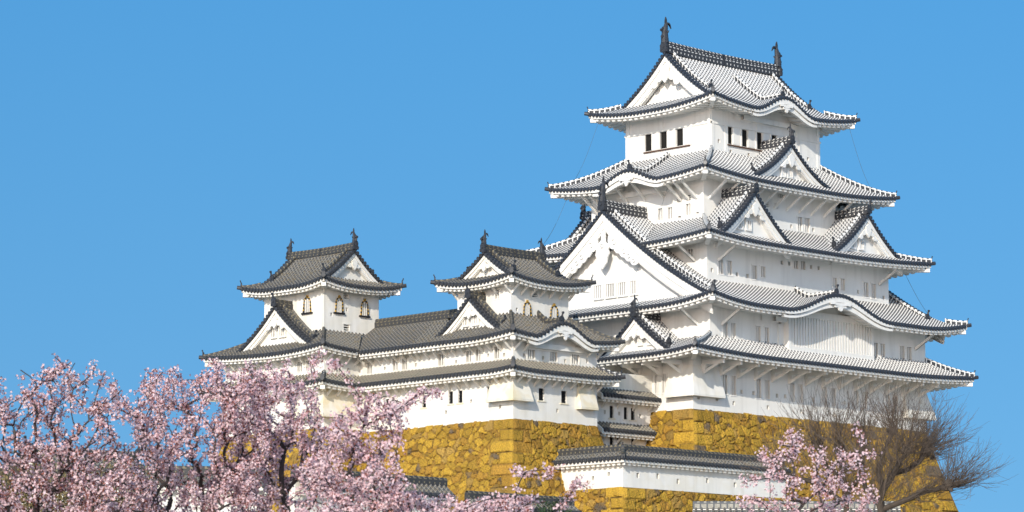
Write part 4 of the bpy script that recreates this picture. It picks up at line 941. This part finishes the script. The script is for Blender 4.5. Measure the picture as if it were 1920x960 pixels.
# ================================================================== TREES
def place(lat, dep, up):
    """garden coordinates: metres right of and beyond the garden gate, height above sea level"""
    p = CAM[:2]+RT*lat+HD*dep; return A2(p[0], p[1], up)
def inside(poly, x, y):
    c = np.zeros(len(x), bool); k = len(poly)
    for i in range(k):
        (x0, y0), (x1, y1) = poly[i], poly[(i+1) % k]
        m = ((y0 > y) != (y1 > y)) & (x < (x1-x0)*(y-y0)/(y1-y0+1e-9)+x0); c ^= m
    return c
def grow(pts, chain, bf=.45):
    """balanced spanning tree over crown points, started from a trunk chain"""
    nodes = [np.array(c) for c in chain]; par = [-1]+list(range(len(chain)-1)); plen = [0.]
    for i in range(1, len(chain)): plen.append(plen[-1]+np.linalg.norm(nodes[i]-nodes[i-1]))
    best = np.full(len(pts), 1e9); bi = np.zeros(len(pts), int); done = np.zeros(len(pts), bool)
    def upd(i):
        c = np.linalg.norm(pts-nodes[i], axis=1); dz = nodes[i][2]-pts[:, 2]
        c = c+bf*plen[i]+np.clip(dz, 0, 9)*.5
        m = (c < best) & ~done; best[m] = c[m]; bi[m] = i
    for i in range(1, len(nodes)): upd(i)
    for _ in range(len(pts)):
        j = np.argmin(np.where(done, 1e9, best)); done[j] = True; p = bi[j]
        nodes.append(pts[j]); par.append(p); plen.append(plen[p]+np.linalg.norm(pts[j]-nodes[p])); upd(len(nodes)-1)
    return np.array(nodes), par
def branches(nodes, par, rt, rmax, rng, expo=.45, wob=.1, zmin=-99):
    n = len(nodes); leaf = np.zeros(n)
    ch = [[] for _ in range(n)]
    for i, p in enumerate(par):
        if p >= 0: ch[p].append(i)
    for i in range(n-1, -1, -1):
        if not ch[i]: leaf[i] = 1
        if par[i] >= 0: leaf[par[i]] += leaf[i]
    rad = np.minimum(rt*leaf**expo, rmax); mb = MB(); segs = []
    for i, p in enumerate(par):
        if p < 0: continue
        a, b = nodes[p], nodes[i]; L = np.linalg.norm(b-a)
        k = 2 if L < .3 else 4; t = np.linspace(0, 1, k+1)[:, None]
        sag = rng.normal(0, wob*L, 3); sag[2] = abs(sag[2])*.6
        P = a+(b-a)*t+sag*np.sin(pi*t)
        r0 = min(rad[p], rad[i]*1.35); mb.tube(P, np.linspace(r0, rad[i], k+1), 4 if rad[i] < .02 else 6, cap=False)
        segs.append((P, rad[i]))
    return mb, segs
def flower_mesh(mb, centers, rng, size=.029, nf=9, spread=.08, bud=.25):
    """clusters of small five-petalled cups (material 0) with red buds (material 1)"""
    n = len(centers)
    if not n: return
    k = n*nf; C = np.repeat(centers, nf, 0)+rng.normal(0, spread, (k, 3))*.75
    ax = rng.normal(0, 1, (k, 3)); ax[:, 2] -= .1; ax /= np.linalg.norm(ax, axis=1)[:, None]
    t = np.cross(ax, rng.normal(0, 1, (k, 3))); t /= np.linalg.norm(t, axis=1)[:, None]; b = np.cross(ax, t)
    s = size*rng.uniform(.75, 1.25, k)[:, None]
    th = np.arange(5)*2*pi/5; V = [C]
    for a in th: V.append(C+(t*cos(a)+b*sin(a))*s*1.1+ax*s*rng.uniform(.1, .6, (k, 1)))
    V = np.stack(V, 1).reshape(-1, 3); o = np.arange(k)[:, None]*6
    F = np.concatenate([np.stack([o[:, 0], o[:, 0]+1+i, o[:, 0]+1+(i+1) % 5, o[:, 0]+1+(i+1) % 5], 1) for i in range(5)])
    mb.add(V, F, m=0)
    m_ = int(k*bud*1.7); ids = rng.integers(0, k, m_); Cb = C[ids]+rng.normal(0, .02, (m_, 3)); d = rng.normal(0, 1, (m_, 3)); d /= np.linalg.norm(d, axis=1)[:, None]
    e = np.cross(d, rng.normal(0, 1, (m_, 3))); e /= np.linalg.norm(e, axis=1)[:, None]
    V = np.stack([Cb-d*size*1.1, Cb+e*size*.55, Cb+d*size*1.3, Cb-e*size*.55], 1).reshape(-1, 3); o = np.arange(m_)[:, None]*4
    mb.add(V, o+np.arange(4)[None], m=1)
def cherry(label, polys, dep, root_lat, seed, thick=2.0, sp=.335, dens=.075, trunk=None, rmax=.16, bud=.25, cover=.9, extra=()):
    """polys: crown outlines in garden metres (lateral, height); real crown depth 2*thick"""
    rng = np.random.default_rng(seed); pts = []
    for poly, rel in polys:
        P = np.array(poly); x0, z0 = P.min(0); x1, z1 = P.max(0); area = (x1-x0)*(z1-z0)
        n = int(area*2*thick/(sp**3)*rel*.5)
        x = rng.uniform(x0, x1, n); z = rng.uniform(z0, z1, n); ok = inside(poly, x, z); x, z = x[ok], z[ok]
        y = rng.normal(0, thick*.5, len(x)).clip(-thick, thick)
        # gaps in the crown
        g = np.sin(x*2.1+seed)*np.sin(z*2.4+y*1.3+seed*2)+.5*np.sin(x*4.7+z*3.9+seed)
        ok = g > -.45; x, y, z = x[ok], y[ok], z[ok]
        pts.append(np.stack([x, dep+y, z], 1))
    pts = np.concatenate(pts)
    gz = -24.0; chain = [(root_lat, dep, gz)]+(trunk or [(root_lat, dep, -21.), (root_lat+.1, dep, -19.2), (root_lat, dep+.1, -18.2)])
    nodes, par = grow(pts, [A2(*c) for c in chain], .4)
    W_ = lambda Q: np.concatenate([CAM[:2]+RT*Q[:, :1]+HD*Q[:, 1:2], Q[:, 2:]], 1)
    Wn = W_(nodes)
    mb, segs = branches(Wn, par, .012, rmax, rng)
    th = thing('cherry_tree', tuple(Wn[0]), label, 'cherry tree')
    mb.build('trunk', 'bark', th, True)
    cs = []
    for P, r in segs:
        if r > .035: continue
        L = np.linalg.norm(P[-1]-P[0]); k = int(L/dens*cover)
        if not k: continue
        t = rng.uniform(0.1, 1, k)*(len(P)-1); i = np.minimum(t.astype(int), len(P)-2); f = (t-i)[:, None]
        cs.append(P[i]*(1-f)+P[i+1]*f+rng.normal(0, .035, (k, 3)))
    cs = np.concatenate(cs); fm = MB(); flower_mesh(fm, cs, rng, bud=bud); fm.build('blossom_crown', ['petal', 'bud'], th)
    return th
q75 = lambda dep: (lambda x, y: ((x-960)/5981*dep*1.0, CAM[2]+(1344-y)/5981*dep*1.02))
def PL_(dep, L): f = q75(dep); return [f(x, y) for x, y in L]
D1, D2, D3, D4, D5, D6 = 74, 78, 80, 72, 70, 82
cherry('leftmost cherry tree in pink blossom with a dark forked trunk at the edge', [
    (PL_(D1, [(-60, 1010), (-60, 760), (10, 735), (60, 705), (130, 688), (185, 695), (225, 725), (235, 765), (215, 800), (235, 850), (260, 1010)]), .62), (PL_(D1, [(-60, 1010), (-60, 870), (60, 850), (200, 865), (280, 880), (330, 1010)]), 1.0)], D1, -10.9, 5, bud=.6, cover=.62,
    trunk=[(-10.9, D1, -20.5), (-10.85, D1, -18.2), (-10.75, D1, -17.1), (-10.6, D1+.1, -16.6)])
cherry('pink cherry tree second from left with an open crown against the blue sky', [
    (PL_(D2, [(200, 1010), (245, 880), (232, 790), (262, 740), (272, 700), (300, 688), (345, 715), (395, 700), (430, 702), (470, 700), (500, 720), (510, 800), (500, 1010)]), .8),
    (PL_(D2, [(150, 760), (240, 735), (300, 740), (280, 780), (190, 790)]), .25)], D2, -7.9, 9, bud=.42, cover=.9)
cherry('tallest pink cherry tree standing in front of the far left turret', [
    (PL_(D3, [(430, 1010), (432, 750), (455, 722), (505, 708), (550, 700), (590, 712), (600, 740), (592, 760), (600, 800), (625, 840), (640, 1010)]), .8),
    (PL_(D3, [(500, 700), (540, 655), (600, 645), (625, 690), (590, 730)]), .14)], D3, -5.75, 13, bud=.3, cover=1.0,
    trunk=[(-5.75, D3, -20.5), (-5.72, D3, -18.0), (-5.72, D3, -16.6), (-5.7, D3, -15.4)])
cherry('broad pink cherry tree whose long branch reaches right across the stone base', [
    (PL_(D4, [(560, 1010), (590, 830), (640, 792), (665, 755), (715, 745), (745, 775), (720, 815), (752, 845), (770, 880), (765, 910), (790, 935), (900, 950), (1000, 948), (1010, 1010)]), .95),
    (PL_(D4, [(715, 790), (760, 750), (800, 733), (835, 742), (800, 752), (760, 775), (730, 810)]), .9),
    (PL_(D4, [(600, 690), (625, 680), (630, 700), (600, 730)]), .5)], D4, -3.5, 17, bud=.28, cover=1.05, thick=1.8)
cherry('small cherry tree with thin branches and sparse blossom at the bottom middle', [
    (PL_(D5, [(945, 1010), (940, 905), (960, 868), (1000, 872), (1030, 890), (1080, 890), (1145, 905), (1140, 935), (1090, 930), (1040, 920), (1010, 960), (1040, 1010)]), .42)], D5, 0.4, 23, thick=.9, bud=.35, cover=.8, sp=.36, rmax=.1)
cherry('small upright cherry tree in pale blossom at the bottom right before the bare trees', [
    (PL_(D6, [(1375, 1010), (1378, 925), (1400, 905), (1415, 870), (1402, 830), (1420, 812), (1445, 835), (1470, 812), (1500, 808), (1505, 840), (1530, 850), (1560, 862), (1575, 822), (1600, 805), (1612, 825), (1600, 860), (1655, 862), (1652, 880), (1625, 915), (1650, 950), (1620, 1010)]), .72)], D6, 7.4, 31, thick=1.3, bud=.28, cover=.8, sp=.37, rmax=.12)
# bare pollards
def pollard(label, root, limbs, seed, n=46, ln=3.2, dep=150):
    rng = np.random.default_rng(seed); W_ = lambda l, d, z: place(l, d, z)
    b = W_(*root); th = thing('bare_tree', tuple(b), label, 'bare tree', 'bare pollarded trees before the stone base'); mb = MB(); tw = MB()
    for path, dirs, cnt, L in limbs:
        P = np.array([W_(*q) for q in path]); r = np.linspace(path_r(path), .10, len(P))
        Pd = densify(P, .5); Pd[1:-1] += rng.normal(0, .075, (len(Pd)-2, 3)); rr = np.interp(np.linspace(0, 1, len(Pd)), np.linspace(0, 1, len(P)), r)
        mb.tube(Pd, rr, 8)
        e = Pd[-1]
        mb.tube([e-A2(0, 0, .12), e, e+A2(0, 0, .16), e+A2(0, 0, .26)], [.18, .27, .24, .08], 8)
        for i in range(5): d = rng.normal(0, .13, 3).clip(-.16, .16); mb.tube([e+d, e+d*1.5, e+d*1.9], [.14, .12, .03], 6)
        src = [e]*4+list(Pd[int(len(Pd)*.3):])
        for i in range(int(cnt*.8)):
            s = src[rng.integers(0, len(src))]+rng.normal(0, .13, 3); a = np.clip(dirs[0]*.85+rng.normal(0, dirs[1]*1.25), -1.5, 1.5); ph = rng.normal(0, .5)
            d = RT[0]*sin(a), RT[1]*sin(a); v = A2(d[0]+HD[0]*ph, d[1]+HD[1]*ph, cos(a)); v /= np.linalg.norm(v)
            l = L*rng.uniform(.45, 1.1); k = 6; Q = [s]; w_ = v.copy()
            for j in range(k): w_ = w_+rng.normal(0, .15, 3)+A2(0, 0, .06); w_ /= np.linalg.norm(w_); Q.append(Q[-1]+w_*l/k)
            tw.tube(Q, np.linspace(.014, .005, k+1), 3, cap=False)
            for _ in range(rng.integers(3, 8)):
                j = rng.integers(2, k+1); g = w_+rng.normal(0, .45, 3); g /= np.linalg.norm(g); p0 = Q[j-1]; m_ = l*rng.uniform(.15, .4)
                tw.tube([p0, p0+g*m_*.5, p0+g*m_+A2(0, 0, .08)], [.0075, .006, .0035], 3, cap=False)
    mb.build('trunk', 'barebark', th, True); tw.build('twig_crown', 'twig', th)
def path_r(p): return .25 if len(p) > 4 else .15
f = q75(150); g3 = lambda x, y, d=0: (f(x, y)[0]*(150+d)/150, 150+d, CAM[2]+(f(x, y)[1]-CAM[2])*(150+d)/150)
pollard('right bare tree with thick knobbly limbs and brown twigs spreading past the stone corner', g3(1640, 1010), [
    ([g3(1640, 1010), g3(1650, 955), g3(1666, 905), g3(1684, 880), g3(1700, 860)], (.42, .5), 210, 3.5),
    ([g3(1652, 945), g3(1648, 885, 1), g3(1675, 824, 1.5)], (.0, .42), 120, 2.5),
    ([g3(1650, 968), g3(1705, 942, -.5), g3(1778, 922, -1)], (1.2, .5), 190, 2.7),
    ([g3(1668, 905), g3(1700, 890, 1), g3(1738, 862, 1.5)], (.85, .4), 150, 2.7),
    ([g3(1650, 960), g3(1620, 925, 1), g3(1612, 880, 1.5)], (-.3, .4), 60, 2.4)], 3)
pollard('left bare tree half hidden behind the right cherry blossom', g3(1590, 1010, 3), [
    ([g3(1590, 1010, 3), g3(1588, 950, 3), g3(1582, 900, 3), g3(1576, 855, 3)], (.05, .38), 110, 3.3),
    ([g3(1588, 935, 3), g3(1555, 890, 3.5), g3(1535, 850, 4)], (-.45, .4), 110, 3.1),
    ([g3(1588, 960, 3), g3(1520, 915, 3), g3(1470, 905, 2.5)], (-.75, .4), 80, 2.6),
    ([g3(1588, 945, 3), g3(1615, 895, 3.5), g3(1618, 845, 4)], (.15, .4), 100, 3.0)], 6)
# shrubs
def shrub(label, c, rad, seed, mcol, cnt=900, leaf=.07):
    rng = np.random.default_rng(seed); th = thing('shrub', tuple(c), label, 'shrub'); mb = MB(); sb = MB()
    for i in range(26):
        v = rng.normal(0, 1, 3); v[2] = abs(v[2])+.4; v /= np.linalg.norm(v); e = A2(*c)+v*rad*rng.uniform(.6, 1.0, 3)
        sb.tube([A2(*c), (A2(*c)+e)/2+rng.normal(0, .1, 3), e], [.05, .03, .01], 4, cap=False)
    v = rng.normal(0, 1, (cnt, 3)); v[:, 2] = np.abs(v[:, 2]); v /= np.linalg.norm(v, axis=1)[:, None]
    C = A2(*c)+v*np.array(rad)*(rng.uniform(.45, 1, (cnt, 1))**.5)*(1+.15*np.sin(v[:, :1]*7+v[:, 1:2]*5))
    a = rng.normal(0, 1, (cnt, 3)); a /= np.linalg.norm(a, axis=1)[:, None]; b = np.cross(a, v); b /= np.linalg.norm(b, axis=1)[:, None]+1e-6
    V = np.stack([C-a*leaf, C+b*leaf*.5, C+a*leaf, C-b*leaf*.5], 1).reshape(-1, 3); mb.add(V, np.arange(cnt)[:, None]*4+np.arange(4)[None])
    sb.build('stem', 'bark', th); mb.build('foliage', mcol, th)
M['leaf_dark'] = simple('dark_green_leaf', (.035, .055, .02), .6, .4, 4); M['leaf_brown'] = simple('dry_olive_leaf', (.16, .12, .05), .7, .4, 4)
p = place(1.9, 150, -14.0); shrub('dark round shrub at the foot of the stone base under the thin blossom branch', p, (1.3, 1.3, 2.0), 4, 'leaf_dark', 2500, .09)
for i, (l, d, r) in enumerate(((-24.5, 168, 3.2), (-21.2, 172, 3.0), (-27.5, 170, 3.4))):
    p = place(l, d, -13.0); shrub(['olive brown bush behind the trunk of the leftmost blossom tree', 'olive brown bush in front of the gate house behind the blossom', 'olive brown bush at the left edge behind the blossom'][i], p, (r, r, 4.6), 40+i, 'leaf_brown', 6000, .10)
# picket fence
fn = thing('picket_fence', tuple(place(-6.6, 172, -12.4)), 'thin dark picket fence in front of the short white wall', 'fence')
a = place(-9.0, 172, -12.4); u3 = A2(.93, -.36, 0); fm = MB()
for i in range(34): fm.tube([a+u3*i*.2, a+u3*i*.2+A2(0, 0, 2.05+.12*(i % 2))], .018, 4)
fm.build('picket', 'iron', fn); fr_ = MB(); fr_.tube([a+A2(0, 0, 1.75), a+u3*6.6+A2(0, 0, 1.75)], .025, 4); fr_.tube([a+A2(0, 0, .9), a+u3*6.6+A2(0, 0, .9)], .025, 4); fr_.build('rail', 'iron', fn)
# people
M['skin'] = simple('skin', (.45, .24, .15), .6, .05); M['hair'] = simple('black_hair', (.012, .01, .01), .5, .1); M['coat'] = simple('dark_coat', (.03, .035, .05), .8, .2); M['shirt'] = simple('orange_shirt', (.28, .09, .03), .8, .1)
def person(label, loc, ang, coat):
    V = [(0, 0, .95), (0, 0, 1.2), (0, 0, 1.42), (0, 0, 1.52), (0, .01, 1.64), (.1, 0, .9), (.11, .03, .5), (.11, 0, .07), (.11, .13, .03), (-.1, 0, .9), (-.11, -.03, .5), (-.11, 0, .07), (-.11, .13, .03),
         (.18, 0, 1.38), (.24, -.02, 1.12), (.25, .05, .86), (-.18, 0, 1.38), (-.24, -.02, 1.12), (-.25, .05, .86)]
    Eg = [(0, 1), (1, 2), (2, 3), (3, 4), (0, 5), (5, 6), (6, 7), (7, 8), (0, 9), (9, 10), (10, 11), (11, 12), (2, 13), (13, 14), (14, 15), (2, 16), (16, 17), (17, 18)]
    Rr = [.15, .15, .15, .055, .10, .1, .07, .05, .045, .1, .07, .05, .045, .065, .05, .035, .065, .05, .035]
    me = bpy.data.meshes.new('person'); me.from_pydata(V, Eg, []); o = bpy.data.objects.new('person', me); COL.objects.link(o)
    sk = o.modifiers.new('Skin', 'SKIN')
    lay = me.skin_vertices[0].data if me.skin_vertices else None
    if lay is None:
        bpy.context.view_layer.objects.active = o; o.select_set(True); bpy.ops.object.mode_set(mode='OBJECT')
    if lay is not None:
        for i, r in enumerate(Rr): lay[i].radius = (r, r*.75 if i < 3 else r)
        lay[0].use_root = True
    sb = o.modifiers.new('Subdivision', 'SUBSURF'); sb.levels = 2; sb.render_levels = 2
    me.materials.append(M[coat]); o.location = loc; o.rotation_euler = (0, 0, ang); tag(o, label, 'person')
    BASE[o.name] = np.zeros(3)
    hb = MB(); hb2 = MB()
    th = np.linspace(0, pi, 9)
    hb.tube([(0, .02, 1.52+.24*(1-cos(t))/2) for t in th], [max(.004, .098*sin(t)**.8) for t in th], 10)
    hb.prism([(-.015, 0), (0, .05), (.015, 0)], (0, .115, 1.60), (1, 0, 0), (0, 0, 1), (0, .02, 0))
    hd = hb.build('head', 'skin', None, True); hd.parent = o
    hb2.tube([(0, -.012, 1.56+.22*(1-cos(t))/2) for t in th], [max(.004, .108*sin(t)**.7) for t in th], 10)
    hr = hb2.build('hair', 'hair', None, True); hr.parent = o
    for q in (hd, hr): q.location = (0, 0, 0)
person('person in a dark coat with black hair behind the blossom left of the picket fence', tuple(place(-7.35, 170, -12.35)), 2.2, 'coat')
person('person with short black hair in an orange shirt standing at the picket fence', tuple(place(-6.4, 169.5, -12.35)), 2.6, 'shirt')
